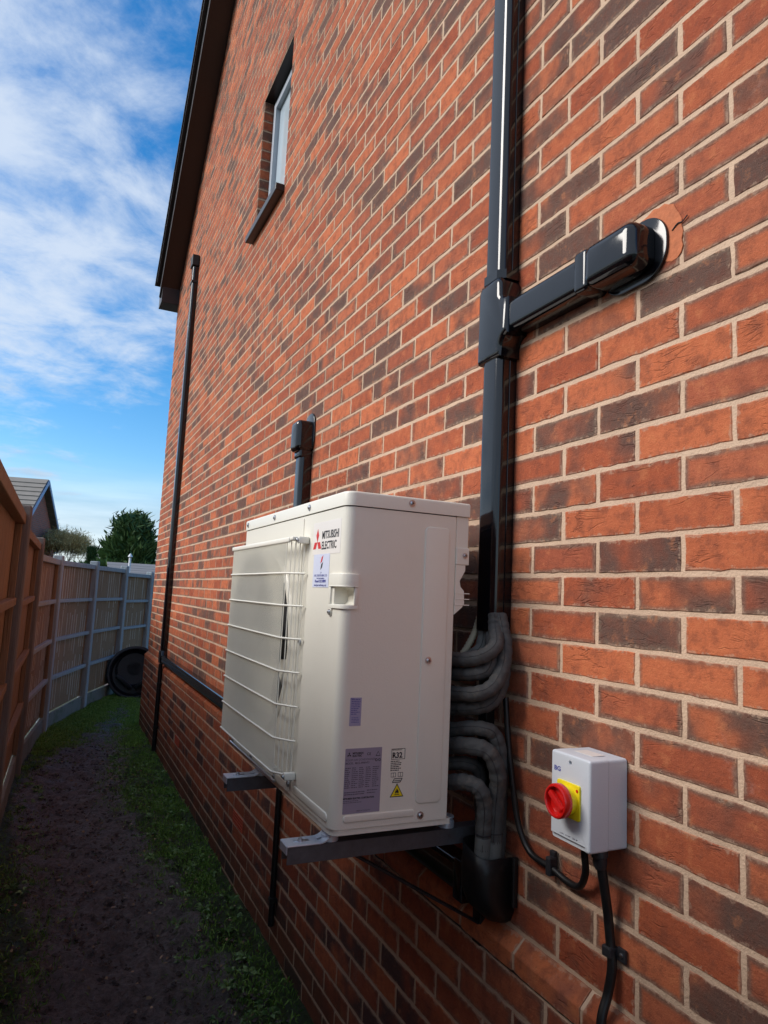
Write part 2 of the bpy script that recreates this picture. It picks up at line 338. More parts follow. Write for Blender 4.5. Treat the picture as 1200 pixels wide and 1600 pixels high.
# ------------------------------------------------------------------ ground
def mud_mask(x, y):
    """0 = grass, 1 = mud (worn path)"""
    c = -.72 + .10*np.sin(y*.9) + np.clip((y-4.5)*.13, 0, .6)
    w = .36 - np.clip((y-5.5)*.09, 0, .34)
    return 1/(1+np.exp((np.abs(x-c)-w)/.055))
def hgt(x, y):
    h = .012*np.sin(7.1*x+2*y)*np.sin(5.3*y-x) + .008*np.sin(17*x+9*y+1)*np.sin(13*y-7*x) + .005*np.sin(41*x+3)*np.sin(37*y)
    h = h*np.exp(-np.maximum(0, y-12)/6)
    return h - .02*mud_mask(x, y)*(y < 12)
def ground_mat():
    m_, nt, b = newmat('garden_ground'); L = nt.links.new
    tc = N(nt, 'ShaderNodeTexCoord'); at = N(nt, 'ShaderNodeAttribute', attribute_name='mud')
    n1 = N(nt, 'ShaderNodeTexNoise', i_Scale=5.0, i_Detail=8.0, i_Roughness=.65); L(tc.outputs['Object'], n1.inputs['Vector'])
    n2 = N(nt, 'ShaderNodeTexNoise', i_Scale=38.0, i_Detail=8.0, i_Roughness=.75); L(tc.outputs['Object'], n2.inputs['Vector'])
    r1 = N(nt, 'ShaderNodeValToRGB'); L(n2.outputs[0], r1.inputs[0]); e = r1.color_ramp.elements
    e[0].position = .3; e[0].color = (.034, .028, .028, 1); e[1].position = .66; e[1].color = (.33, .29, .28, 1)
    r2 = N(nt, 'ShaderNodeValToRGB'); L(n2.outputs[0], r2.inputs[0]); e = r2.color_ramp.elements
    e[0].position = .3; e[0].color = (.02, .03, .010, 1); e[1].position = .7; e[1].color = (.07, .11, .03, 1)
    ad = N(nt, 'ShaderNodeMath', operation='MULTIPLY_ADD'); L(n1.outputs[0], ad.inputs[0]); ad.inputs[1].default_value = 1.2; L(at.outputs['Fac'], ad.inputs[2])
    mr = N(nt, 'ShaderNodeMapRange', interpolation_type='SMOOTHSTEP'); L(ad.outputs[0], mr.inputs[0]); mr.inputs[1].default_value = .85; mr.inputs[2].default_value = 1.15
    mx = N(nt, 'ShaderNodeMix', data_type='RGBA'); L(mr.outputs[0], mx.inputs[0]); L(r2.outputs[0], mx.inputs[6]); L(r1.outputs[0], mx.inputs[7]); L(mx.outputs[2], b.inputs['Base Color'])
    rr = N(nt, 'ShaderNodeMapRange'); L(n1.outputs[0], rr.inputs[0]); rr.inputs[1].default_value = .35; rr.inputs[2].default_value = .65; rr.inputs[3].default_value = .24; rr.inputs[4].default_value = .62; L(rr.outputs[0], b.inputs['Roughness'])
    ha = N(nt, 'ShaderNodeMath', operation='MULTIPLY_ADD'); L(n1.outputs[0], ha.inputs[0]); ha.inputs[1].default_value = 1.6; L(n2.outputs[0], ha.inputs[2])
    bp = N(nt, 'ShaderNodeBump', i_Distance=.055, i_Strength=1.0); L(ha.outputs[0], bp.inputs['Height']); L(bp.outputs[0], b.inputs['Normal'])
    return m_
def make_ground():
    xs = np.concatenate([np.linspace(-600, -20, 8)[:-1], np.linspace(-20, -1.6, 12)[:-1], np.linspace(-1.6, 1.4, 120), np.linspace(1.4, 20, 12)[1:], np.linspace(20, 600, 8)[1:]])
    ys = np.concatenate([np.linspace(-600, -10, 8)[:-1], np.linspace(-10, 0, 12)[:-1], np.linspace(0, 12, 420), np.linspace(12, 40, 20)[1:], np.linspace(40, 900, 10)[1:]])
    X, Y = np.meshgrid(xs, ys); Z = G + hgt(X, Y)
    # churned, foot-printed mud
    loc = (X > -1.6) & (X < 1.4) & (Y > 0) & (Y < 12)
    cl = rng.normal(0, 1, X.shape)
    for _ in range(2): cl = (cl+np.roll(cl, 1, 0)+np.roll(cl, -1, 0)+np.roll(cl, 1, 1)+np.roll(cl, -1, 1))/3.2
    Z = Z + np.where(loc, cl*.011*(.4+mud_mask(X, Y)), 0)
    V = np.stack([X, Y, Z], -1).reshape(-1, 3); ny, nx = X.shape
    i = np.arange(ny-1)[:, None]*nx + np.arange(nx-1)[None]; Fq = np.stack([i, i+1, i+nx+1, i+nx], -1).reshape(-1, 4)
    me = bpy.data.meshes.new('ground'); me.from_pydata(V.tolist(), [], Fq.tolist())
    a = me.attributes.new('mud', 'FLOAT', 'POINT'); a.data.foreach_set('value', mud_mask(X, Y).ravel().astype(np.float32))
    me.shade_smooth(); tag(link('ground', me, ground_mat()), kind='structure')
make_ground()

# ------------------------------------------------------------------ brickwork
def brick_mesh(name, bricks, O, U, Nn, mat, parent, proud=.0, back=.014, detail=lambda u, v: False):
    """bricks: (u0,u1,v0,v1) list in the wall plane; each one a chamfered block with its own random values"""
    O, U, Nn = np.array(O, float), np.array(U, float), np.array(Nn, float); V = np.array((0, 0, 1.))
    vs, fs, bk, uv = [], [], [], []; base = 0
    for (u0, u1, v0, v1) in bricks:
        fine = detail((u0+u1)/2, (v0+v1)/2)
        j = rng.normal(0, .0009, 4);  u0 += j[0]; u1 += j[1]; v0 += j[2]*.8; v1 += j[3]*.8
        n, k = (9, 4) if fine else (1, 1)
        bo = []
        for a in range(n): bo.append((u0+(u1-u0)*a/n, v0))
        for a in range(k): bo.append((u1, v0+(v1-v0)*a/k))
        for a in range(n): bo.append((u1-(u1-u0)*a/n, v1))
        for a in range(k): bo.append((u0, v1-(v1-v0)*a/k))
        bo = np.array(bo); c = np.array([(u0+u1)/2, (v0+v1)/2]); nn = len(bo)
        if fine: bo = bo + rng.normal(0, .0007, bo.shape)
        pr = proud + float(np.clip(rng.normal(0, .0005), -.0008, .0012))
        sgn = np.sign(bo-c); r = rng.random(3)
        rings = [(bo, -back), (bo, pr-.0016), (bo-sgn*.0017, pr)]
        tl = rng.normal(0, .0006, 2)
        for q, d in rings:
            P = O + q[:, :1]*U + q[:, 1:]*V + Nn*d
            vs.append(P); uv.append(np.stack([(q[:, 0]-u0)/(u1-u0), (q[:, 1]-v0)/(v1-v0)], 1))
            bk.append(np.tile(r, (nn, 1)))
        for a in range(2):
            for i in range(nn):
                p, q = base+a*nn+i, base+a*nn+(i+1) % nn
                fs.append((p, q, q+nn, p+nn))
        fs.append(tuple(base+2*nn+i for i in range(nn)))
        base += 3*nn
    vs = np.concatenate(vs); uv = np.concatenate(uv); bk = np.concatenate(bk)
    me = bpy.data.meshes.new(name); me.from_pydata(vs.tolist(), [], fs)
    a = me.attributes.new('bk', 'FLOAT_VECTOR', 'POINT'); a.data.foreach_set('vector', bk.astype(np.float32).ravel())
    ul = me.uv_layers.new(name='brick'); li = np.zeros(len(me.loops), np.int32); me.loops.foreach_get('vertex_index', li)
    ul.data.foreach_set('uv', uv[li].astype(np.float32).ravel())
    return link(name, me, mat, parent)
Y_FAR, Y_NEAR, RIDGE_Y = 7.215, -2.81, 2.2
SL = .913
def rake(y): return 3.33 + (7.344-(y if y > RIDGE_Y else 2*RIDGE_Y-y))*SL       # height of the soffit line on the gable
WIN = (2.645, 3.335, 2.40, 3.45)            # y0 y1 z0 z1
house = empty('brick_house', (0, 2.2, G), 'red brick house gable wall with dark sloping verge and one small high window', 'house')
def rows(k0, k1, yn, yf, phase=0):
    out = []
    for k in range(k0, k1):
        z0, z1 = k*.075+.005, k*.075+.070
        o = 0 if (k % 2) else .1125
        y = math.floor((yn-o)/.225)*.225+o
        while y < yf:
            a, b = max(y+.005, yn), min(y+.220, yf); y += .225
            if b-a < .03: continue
            out.append((a, b, z0, z1))
    return out
wb = []
for (a, b, z0, z1) in rows(-11, 112, Y_NEAR, Y_FAR):
    ym = (a+b)/2
    if z0 > max(rake(a), rake(b)) + .02: continue
    if z1 > WIN[2] and z0 < WIN[3] and b > WIN[0] and a < WIN[1]:
        if a < WIN[0]-.035: wb.append((a, WIN[0], z0, z1))
        if b > WIN[1]+.035: wb.append((WIN[1], b, z0, z1))
        continue
    wb.append((a, b, z0, z1))
H = [(-b, -a, z0, z1) for a, b, z0, z1 in wb]
near = lambda u, v: (-u < 1.6 and -u > -1.2 and v < 2.2)
wall = brick_mesh('wall', H, (0, 0, 0), (0, -1, 0), (-1, 0, 0), M_BRICK, house, 0, .014, near)
def core():
    bm = bmesh.new(); X = .0019
    def quad(y0, y1, z0, z1, x=X):
        bm.faces.new([bm.verts.new(p) for p in ((x, y1, z0), (x, y0, z0), (x, y0, z1), (x, y1, z1))])
    y0, y1, z0, z1 = WIN
    quad(Y_NEAR, Y_FAR-.003, G-.3, z0); quad(Y_NEAR, y0, z0, z1)
    quad(y1, Y_FAR-.003, z0, rake(Y_FAR)); bm.faces.new([bm.verts.new(p) for p in ((X, Y_FAR-.003, rake(Y_FAR)), (X, y1, rake(Y_FAR)), (X, y1, rake(y1)))])
    # above the window and up to the ridge
    bm.faces.new([bm.verts.new(p) for p in ((X, y1, z1), (X, Y_NEAR, z1), (X, Y_NEAR, rake(Y_NEAR)), (X, RIDGE_Y, rake(RIDGE_Y)), (X, y1, rake(y1)))])
    # reveals
    for y in (y0, y1):
        bm.faces.new([bm.verts.new(p) for p in ((X, y, z0), (.105, y, z0), (.105, y, z1), (X, y, z1))])
    # remaining sides of the house
    Xb = 8.2
    bm.faces.new([bm.verts.new(p) for p in ((X, Y_FAR-.003, G-.3), (Xb, Y_FAR-.003, G-.3), (Xb, Y_FAR-.003, rake(Y_FAR)), (X, Y_FAR-.003, rake(Y_FAR)))])
    bm.faces.new([bm.verts.new(p) for p in ((X, Y_NEAR, G-.3), (Xb, Y_NEAR, G-.3), (Xb, Y_NEAR, rake(Y_NEAR)), (X, Y_NEAR, rake(Y_NEAR)))])
    bm.faces.new([bm.verts.new(p) for p in ((Xb, Y_NEAR, G-.3), (Xb, Y_FAR, G-.3), (Xb, Y_FAR, rake(Y_FAR)), (Xb, RIDGE_Y, rake(RIDGE_Y)), (Xb, Y_NEAR, rake(Y_NEAR)))])
    me = bpy.data.meshes.new('mortar'); bm.to_mesh(me); bm.free(); link('mortar', me, M_MORTAR, wall)
core()
# end wall at the far corner (headers and stretchers turn the corner)
fw = []
for k in range(-22, 60):
    o = 0 if k % 2 else .1125; x = -.0005
    w0 = .1025 if k % 2 else .215
    fw.append((0.0, w0, k*.075+.005, k*.075+.07)); x = w0+.01
    while x < 2.0:
        fw.append((x, x+.215, k*.075+.005, k*.075+.07)); x += .225
brick_mesh('end_wall', [(-b, -a-.004, z0, z1) for a, b, z0, z1 in fw if z1 < 3.3], (0, Y_FAR+.001, 0), (-1, 0, 0), (0, 1, 0), M_BRICK, house, 0, .012)
# plinth: bricks below the band stand 30 mm proud
PX = -.030
pb = [(-b, -a, z0, z1) for a, b, z0, z1 in rows(-25, -12, Y_NEAR, Y_FAR+.03)
      if not (k_air := ((abs((a+b)/2-2.59) < .08 and abs(z0+1.345) < .01) or (abs((a+b)/2-4.66) < .08 and abs(z0+1.345) < .01)))]
plinth = brick_mesh('plinth', pb, (PX, 0, 0), (0, -1, 0), (-1, 0, 0), M_PLINTHBRICK, house, 0, .012, lambda u, v: -u < 2.4)
bm = bmesh.new(); box(bm, (PX+.0019, Y_NEAR, G-.3), (.0040, Y_FAR+.026, -.9035)); bmo('mortar', bm, M_MORTAR, plinth)
bm = bmesh.new(); box(bm, (PX+.006, Y_NEAR+.001, -.9028), (.0035, Y_FAR+.025, -.8932)); bmo('damp_course', bm, M_BLK, house)
def band():
    """sloped plinth stretchers: top face falls outwards from the wall"""
    vs, fs, bk, uv = [], [], [], []; b0 = 0
    y = math.floor((Y_NEAR-.1125)/.225)*.225+.1125
    while y < Y_FAR+.02:
        a, b = max(y+.005, Y_NEAR), min(y+.22, Y_FAR+.032); y += .225
        r = rng.random(3); dz = rng.normal(0, .0009); dx = rng.normal(0, .0008)
        prof = [(0.003, -.829), (-.002, -.829), (-.0300, -.8555), (-.0315, -.8585), (-.0315, -.894), (-.030, -.896), (.003, -.896)]
        n = len(prof); segs = 9
        for s in range(segs+1):
            yy = b+(a-b)*s/segs; jj = rng.normal(0, .0007)
            sh = .0015 if s in (0, segs) else 0
            for (px_, pz) in prof:
                vs.append((px_+dx+jj*(.6 if px_ < -.01 else 0), yy, pz+dz+jj*.6-(sh if pz > -.88 else -sh))); uv.append((s/segs, (pz+.896)/.067)); bk.append(r)
        for s in range(segs):
            for i in range(n-1):
                p = b0+s*n+i; fs.append((p, p+1, p+1+n, p+n))
        fs.append(tuple(b0+i for i in range(n))[::-1]); fs.append(tuple(b0+segs*n+i for i in range(n)))
        b0 += (segs+1)*n
    me = bpy.data.meshes.new('plinth_course'); me.from_pydata(vs, [], fs)
    at = me.attributes.new('bk', 'FLOAT_VECTOR', 'POINT'); at.data.foreach_set('vector', np.array(bk, np.float32).ravel())
    ul = me.uv_layers.new(name='brick'); li = np.zeros(len(me.loops), np.int32); me.loops.foreach_get('vertex_index', li)
    ul.data.foreach_set('uv', np.array(uv, np.float32)[li].ravel())
    o = link('plinth_course', me, M_BAND, house)
    bm = bmesh.new(); prof = [(.0042, -.8280), (.0030, -.8295), (-.0268, -.8565), (-.0285, -.8600), (-.0285, -.8925), (.0042, -.8925)]
    A = [bm.verts.new((x, Y_NEAR+.002, z)) for x, z in prof]; B = [bm.verts.new((x, Y_FAR+.028, z)) for x, z in prof]
    for i in range(len(prof)): bm.faces.new((A[i-1], A[i], B[i], B[i-1]))
    bm.faces.new(A); bm.faces.new(B[::-1]); bmo('mortar', bm, M_MORTAR, o)
band()
def air_brick(yc, zc):
    bm = bmesh.new(); y0, y1, z0, z1 = yc-.1075, yc+.1075, zc-.0325, zc+.0325
    xo, xi = PX-.003, PX+.010
    box(bm, (xi, y0, z0), (xi+.004, y1, z1))
    nr, nc = 4, 9
    zb = np.linspace(z0, z1, nr+1); yb = np.linspace(y0, y1, nc+1)
    for i, z in enumerate(zb):
        t = .004; box(bm, (xo, y0, max(z0, z-t)), (xi, y1, min(z1, z+t)))
    for y in yb:
        t = .005
        for i in range(nr): box(bm, (xo+.0012, max(y0, y-t), zb[i]+.004), (xi, min(y1, y+t), zb[i+1]-.004))
    bmo('air_brick', bm, M_AIRB, house)
air_brick(2.59, -1.3125); air_brick(4.66, -1.3125)
# window
y0, y1, z0, z1 = WIN
jr = [(0.003, .10, k*.075+.005, k*.075+.07) for k in range(32, 46)]
brick_mesh('window_reveal', [(a, b, c, d) for a, b, c, d in jr], (0, y1-.0045, 0), (1, 0, 0), (0, -1, 0), M_BRICK, house, 0, .004)
bm = bmesh.new(); box(bm, (.004, y0-.05, z1+.001), (.11, y1+.05, z1+.02)); bmo('lintel', bm, M_BROWN, house)
win = empty('window', (.1, 2.99, 2.40)); win.parent = house; win.location = Vector((.1, 2.99, 2.40))-house.location
def wframe(y0, y1, z0, z1, w, x0, x1, bev=.003):
    bm = bmesh.new()
    box(bm, (x0, y0, z0), (x1, y0+w, z1), bev); box(bm, (x0, y1-w, z0), (x1, y1, z1), bev)
    box(bm, (x0+.001, y0+w, z0), (x1, y1-w, z0+w), bev); box(bm, (x0+.001, y0+w, z1-w), (x1, y1-w, z1), bev)
    return bm
bmo('frame', wframe(y0+.001, y1-.006, z0+.03, z1-.002, .05, .072, .14), M_WFRAME, win)
bmo('sash', wframe(y0+.053, y1-.058, z0+.082, z1-.054, .045, .060, .12), M_WFRAME, win)
bm = bmesh.new(); box(bm, (.094, y0+.09, z0+.12), (.106, y1-.095, z1-.09)); bmo('pane', bm, M_GLASS, win)
bm = bmesh.new(); box(bm, (-.055, y0-.012, z0-.028), (.075, y1+.05, z0+.018), .004); bmo('sill', bm, M_BROWN, win)
bm = bmesh.new(); box(bm, (.15, y0-.3, z0-.3), (.16, y1+.3, z1+.3)); bmo('blind', bm, M_WPVC, win)
# verge: soffit, barge board, boxed eave, roof tiles
def slope_pts(y0, y1, dz0, dz1):
    return [(y0, rake(y0)+dz0), (y1, rake(y1)+dz0), (y1, rake(y1)+dz1), (y0, rake(y0)+dz1)]
def slab(bm, poly, x0, x1):
    A = [bm.verts.new((x0, y, z)) for y, z in poly]; B = [bm.verts.new((x1, y, z)) for y, z in poly]
    for i in range(len(poly)): bm.faces.new((A[i-1], A[i], B[i], B[i-1]))
    bm.faces.new(A); bm.faces.new(B[::-1])
roof = empty('roof', (0, RIDGE_Y, rake(RIDGE_Y))); roof.parent = house; roof.location = Vector((0, RIDGE_Y, rake(RIDGE_Y)))-house.location
ef, en = 7.235, 2*RIDGE_Y-7.235
bm = bmesh.new()
for (a, b) in ((RIDGE_Y, 7.13), (2*RIDGE_Y-7.13, RIDGE_Y)): slab(bm, slope_pts(a, b, 0, .022), -.205, -.0035)
bmo('soffit', bm, M_BROWN, roof)
bm = bmesh.new()
for (a, b) in ((RIDGE_Y, ef), (en, RIDGE_Y)): slab(bm, slope_pts(a, b, -.012, .20), -.222, -.2055)
bmo('barge_board', bm, M_BROWN, roof)
bm = bmesh.new()
for (a, b) in ((RIDGE_Y, ef), (en, RIDGE_Y)): slab(bm, slope_pts(a, b, -.006, .006), -.2265, -.2225)
bmo('barge_trim', bm, M_WFRAME, roof)
zb = 3.335
for s in (1, -1):
    ya, yb_ = (7.13, 7.39) if s > 0 else (2*RIDGE_Y-7.39, 2*RIDGE_Y-7.13)
    bm = bmesh.new(); box(bm, (-.2045, ya, zb), (8.0, yb_, zb+.205), .003); bmo('eaves_box', bm, M_BROWN, roof)
bm = bmesh.new(); bt = bmesh.new()
for s in (1, -1):
    e = Vector((0, s, -SL)).normalized(); nrm = Vector((0, SL*s, 1)).normalized()
    ps = [(RIDGE_Y, rake(RIDGE_Y)+.20), (RIDGE_Y+s*(ef+.04-RIDGE_Y), rake(RIDGE_Y)+.20-(ef+.04-RIDGE_Y)*SL)]
    slab(bm, [ps[0], ps[1], (ps[1][0], ps[1][1]+.035), (ps[0][0], ps[0][1]+.035)], -.262, 8.2)
    Ltot = (Vector((0, *ps[1]))-Vector((0, *ps[0]))).length; n = int(Ltot/.31)
    for i in range(n+1):
        d = min(Ltot+.03, .31*(i+1)); c = Vector((0, *ps[0]))+e*(d-.17)+nrm*.058
        c.x = 3.96; obox(bt, c, (Vector((1, 0, 0)), e*math.cos(.06)-nrm*math.sin(-.06), nrm), (4.235, .19, .011), .004)
bmo('roof_deck', bm, M_BROWN, roof); bmo('roof_tiles', bt, M_TILE, roof)
# ------------------------------------------------------------------ trunking
def trunk_seg(bm, a, b, yc, w=.083, d=.058, axis='z'):
    """D-shaped slim duct, back on the wall"""
    prof = rrect(w, d*2, .020, 6)
    prof = [p for p in prof if p[1] >= -1e-6]
    prof = [(w/2, .001)]+[p for p in prof if p[1] > .003]+[(-w/2, .001)]
    lip = []
    for u, v in prof: lip.append((u, v))
    if axis == 'z': prism(bm, lip, (0, yc, 0), (0, 1, 0), (-1, 0, 0), (0, 0, 1), a, b)
    else: prism(bm, lip, (0, 0, yc), (0, 0, 1), (-1, 0, 0), (0, 1, 0), a, b)
def seam(bm, a, b, y, x0=-.0185, axis='z'):
    if axis == 'z': box(bm, (x0-.0012, y-.0014, a), (x0+.0012, y+.0014, b))
TY = .2335
def duct_main():
    t = empty('duct_trunking', (0, TY, -.14), 'tall glossy black wall duct with a side branch, above the grey pipes', 'cable duct', None)
    bm = bmesh.new(); trunk_seg(bm, -.14, .605, TY); bmo('duct_lower', bm, M_UPVC, t, 50)
    bm = bmesh.new(); trunk_seg(bm, .80, 5.2, TY); bmo('duct_upper', bm, M_UPVC, t, 50)
    # lid seam lips down the near side
    bm = bmesh.new()
    for a, b in ((-.14, .57), (.80, 5.2)):
        box(bm, (-.024, TY-.0445, a+.001), (-.0215, TY+.0445, b-.001), .0008, 1)
    bmo('lid_edge', bm, M_UPVC, t)
    # tee piece
    w = .052; y_l, y_r = TY+w, TY-w
    pts = [(y_l, .565), (y_l, .765), (y_l-.012, .785), (y_r+.012, .785), (y_r, .765), (y_r, .732), (y_r-.008, .720), (y_r-.030, .717), (y_r-.030, .618)]
    for k in range(7):
        a = math.radians(90+90*k/6); pts.append((y_r-.028+.028*math.sin(a)*1.0+(0), .618-.05+.05*math.sin(a)) if False else (y_r-.028*(1-math.sin(math.radians(90*k/6))), .618-.035*(1-math.cos(math.radians(90*k/6)))))
    pts.append((y_r, .565))
    bm = bmesh.new(); prism(bm, pts, (0, 0, 0), (0, 1, 0), (0, 0, 1), (-1, 0, 0), .0012, .068, .014)
    tee = bmo('tee_piece', bm, M_UPVC, t, 50)
    bm = bmesh.new(); prism(bm, [(u*1.0+TY, v) for u, v in [(-.0475, .003), (-.0475, .045), (-.030, .0635), (.030, .0635), (.0475, .045), (.0475, .003)]], (0, 0, 0), (0, 1, 0), (-1, 0, 0), (0, 0, 1), .783, .808)
    bmo('collar', bm, M_UPVC, tee)
    # branch towards the camera and its end cap with wall flange
    bm = bmesh.new(); trunk_seg(bm, -.135, y_r-.028, .6670, w=.086, axis='y'); bmo('duct_branch', bm, M_UPVC, t, 50)
    bm = bmesh.new(); prism(bm, rrect(.045, .096, .012, 5, -.118, .6670), (0, 0, 0), (0, 1, 0), (0, 0, 1), (-1, 0, 0), .0015, .063, .010)
    prism(bm, rrect(.150, .098, .026, 6, -.205, .6670), (0, 0, 0), (0, 1, 0), (0, 0, 1), (-1, 0, 0), .009, .071, .024)
    cap = bmo('end_cap', bm, M_UPVC, t, 50)
    bm = bmesh.new(); prism(bm, rrect(.180, .138, .062, 10, -.220, .6670), (0, 0, 0), (0, 1, 0), (0, 0, 1), (-1, 0, 0), .0015, .008, .002)
    bmo('wall_flange', bm, M_UPVC, cap, 50)
duct_main()
def spigot():
    t = empty('duct_trunking', (0, 1.845, -.72), 'short glossy black wall duct with hooded top, rising just behind the air conditioner', 'cable duct')
    bm = bmesh.new(); trunk_seg(bm, -.72, .60, 1.845); bmo('duct', bm, M_UPVC, t, 50)
    bm = bmesh.new(); prism(bm, rrect(.088, .040, .008, 4, 1.845, .585), (0, 0, 0), (0, 1, 0), (0, 0, 1), (-1, 0, 0), .0015, .064, .010)
    prism(bm, rrect(.108, .150, .026, 6, 1.845, .670), (0, 0, 0), (0, 1, 0), (0, 0, 1), (-1, 0, 0), .008, .086, .022)
    bmo('inlet_cap', bm, M_UPVC, t, 50)
    bm = bmesh.new(); prism(bm, rrect(.135, .20, .060, 8, 1.845, .690), (0, 0, 0), (0, 1, 0), (0, 0, 1), (-1, 0, 0), .0015, .009, .004)
    bmo('wall_flange', bm, M_UPVC, t, 50)
spigot()
def far_duct():
    t = empty('duct_trunking', (0, 5.775, -.76), 'long black wall duct near the far house corner, turning along the wall', 'cable duct')
    bm = bmesh.new(); trunk_seg(bm, -.70, 3.28, 5.815); bmo('duct_upright', bm, M_UPVC, t, 50)
    bm = bmesh.new(); box(bm, (-.075, 5.755, 3.24), (-.0015, 5.88, 3.36), .008); bmo('top_cap', bm, M_UPVC_MAT, t)
    bm = bmesh.new(); box(bm, (-.064, 5.765, 3.06), (-.0015, 5.867, 3.085), .003); bmo('top_bracket', bm, M_UPVC_MAT, t)
    bm = bmesh.new(); trunk_seg(bm, .255, 5.755, -.768, w=.080, axis='y'); bmo('duct_run', bm, M_UPVC, t, 50)
    bm = bmesh.new(); prism(bm, [(5.745, -.812), (5.745, -.724), (5.769, -.700), (5.769, -.690), (5.861, -.690), (5.861, -.790), (5.840, -.812)], (0, 0, 0), (0, 1, 0), (0, 0, 1), (-1, 0, 0), .0015, .066, .012)
    bmo('elbow', bm, M_UPVC, t, 50)
    bm = bmesh.new(); prism(bm, [(.33, -.818), (.33, -.718), (.29, -.718), (.29, -.818)], (0, 0, 0), (0, 1, 0), (0, 0, 1), (-1, 0, 0), .0015, .064, .008)
    bmo('joint', bm, M_UPVC, t, 50)
far_duct()
def drain(yc, ztop, zbot, r, label, clips, x=-.046):
    t = empty('drain_pipe', (x, yc, zbot), label, 'drain pipe', 'black condensate drain pipes on the plinth')
    bm = bmesh.new(); tube(bm, [(x, yc, ztop), (x, yc, zbot)], r, 14); bmo('pipe', bm, M_UPVC_MAT, t, 50)
    for z in clips:
        bm = bmesh.new(); box(bm, (x-r-.002, yc-r-.0025, z-.010), (PX-.002, yc+r+.0025, z+.010), .002, 1); box(bm, (PX-.008, yc-r-.018, z-.009), (PX-.0015, yc-r-.002, z+.009), .001, 1)
        bmo('pipe_clip', bm, M_UPVC_MAT, t)
drain(1.85, -.805, -1.53, .0135, 'thin black drain pipe stopping above the soil between the unit and its bracket', (-1.42,))
drain(5.76, -.812, -1.62, .020, 'thin black drain pipe below the duct elbow near the far house corner', (-1.0, -1.4), -.052)

# wall filler patch round the end cap
bm = bmesh.new(); pts = [(-.300, .625), (-.316, .618), (-.329, .620), (-.338, .628), (-.343, .640), (-.340, .655), (-.344, .668), (-.340, .684), (-.341, .697), (-.334, .712), (-.327, .724), (-.321, .738), (-.309, .743), (-.298, .750), (-.284, .748), (-.27, .752), (-.255, .745), (-.24, .742), (-.24, .63)]
prism(bm, pts, (0, 0, 0), (0, 1, 0), (0, 0, 1), (-1, 0, 0), -.003, .0012, .0006); bmo('filler_patch', bm, M_FILL, house)
bm = bmesh.new(); tube(bm, catmull([(-.0020, -.318, .682), (-.0030, -.332, .690), (-.0022, -.343, .689), (-.0030, -.356, .696)], 4), .0013, 6); bmo('filler_crack', bm, M_BLK, house)

# ------------------------------------------------------------------ air conditioner
XF, XB, YN, YF_, ZB, ZT = -.455, -.160, .205, 1.150, -.580, .172
ac = empty('air_conditioner', (-.3, .68, ZB), 'cream outdoor air conditioning unit with wire fan guard on brackets on the wall', 'air conditioner')
def ev_bool(o, cutters):
    for c in cutters:
        md = o.modifiers.new('b', 'BOOLEAN'); md.operation = 'DIFFERENCE'; md.solver = 'EXACT'; md.object = c
    dg = bpy.context.evaluated_depsgraph_get(); me = bpy.data.meshes.new_from_object(o.evaluated_get(dg)); o.modifiers.clear(); o.data = me
    for c in cutters: bpy.data.objects.remove(c)
def temp(bm):
    bmesh.ops.recalc_face_normals(bm, faces=bm.faces)
    me = bpy.data.meshes.new('cut'); bm.to_mesh(me); bm.free(); o = bpy.data.objects.new('cut', me); COL.objects.link(o); return o
def body_outline(x0, x1, y0, y1, r=.024):
    pts = []
    for (cx_, cy_, a0) in ((x0+r, y0+r, 180), (x1-.004, y0+.004, 270), (x1-.004, y1-.004, 0), (x0+r, y1-r, 90)):
        rr = r if a0 in (180, 90) else .004
        for k in range(7):
            a = math.radians(a0+90*k/6); pts.append((cx_+rr*math.cos(a), cy_+rr*math.sin(a)))
    return pts
FANC = (.83, -.215); FANR = .262
bm = bmesh.new(); prism(bm, body_outline(XF, XB, YN, YF_), (0, 0, 0), (1, 0, 0), (0, 1, 0), (0, 0, 1), ZB, .1355)
body = bmo('casing', bm, M_CREAM, ac)
c1 = bmesh.new(); lathe(c1, [(FANR, -.1), (FANR, .028), (FANR-.006, .10)], (XF, *FANC), (1, 0, 0), 72)
c2 = bmesh.new(); prism(c2, rrect(.110, .040, .012, 5, -.485+.009, -.0705), (0, 0, 0), (1, 0, 0), (0, 0, 1), (0, 1, 0), YN-.03, YN+.052, 0)
ev_bool(body, [temp(c1), temp(c2)])
body.data.shade_smooth(); body.data.set_sharp_from_angle(angle=math.radians(35))
# lid
bm = bmesh.new(); prism(bm, body_outline(XF-.003, XB+.038, YN-.003, YF_+.003, .026), (0, 0, 0), (1, 0, 0), (0, 1, 0), (0, 0, 1), .138, ZT, .006)
lid = bmo('lid', bm, M_CREAM, ac, 40)
# black strip standing in for the shade in the gap under the lid
bm = bmesh.new(); prism(bm, body_outline(XF+.003, XB, YN+.003, YF_-.003, .022), (0, 0, 0), (1, 0, 0), (0, 1, 0), (0, 0, 1), .1358, .1378); bmo('lid_shade_strip', bm, M_BLK, lid)
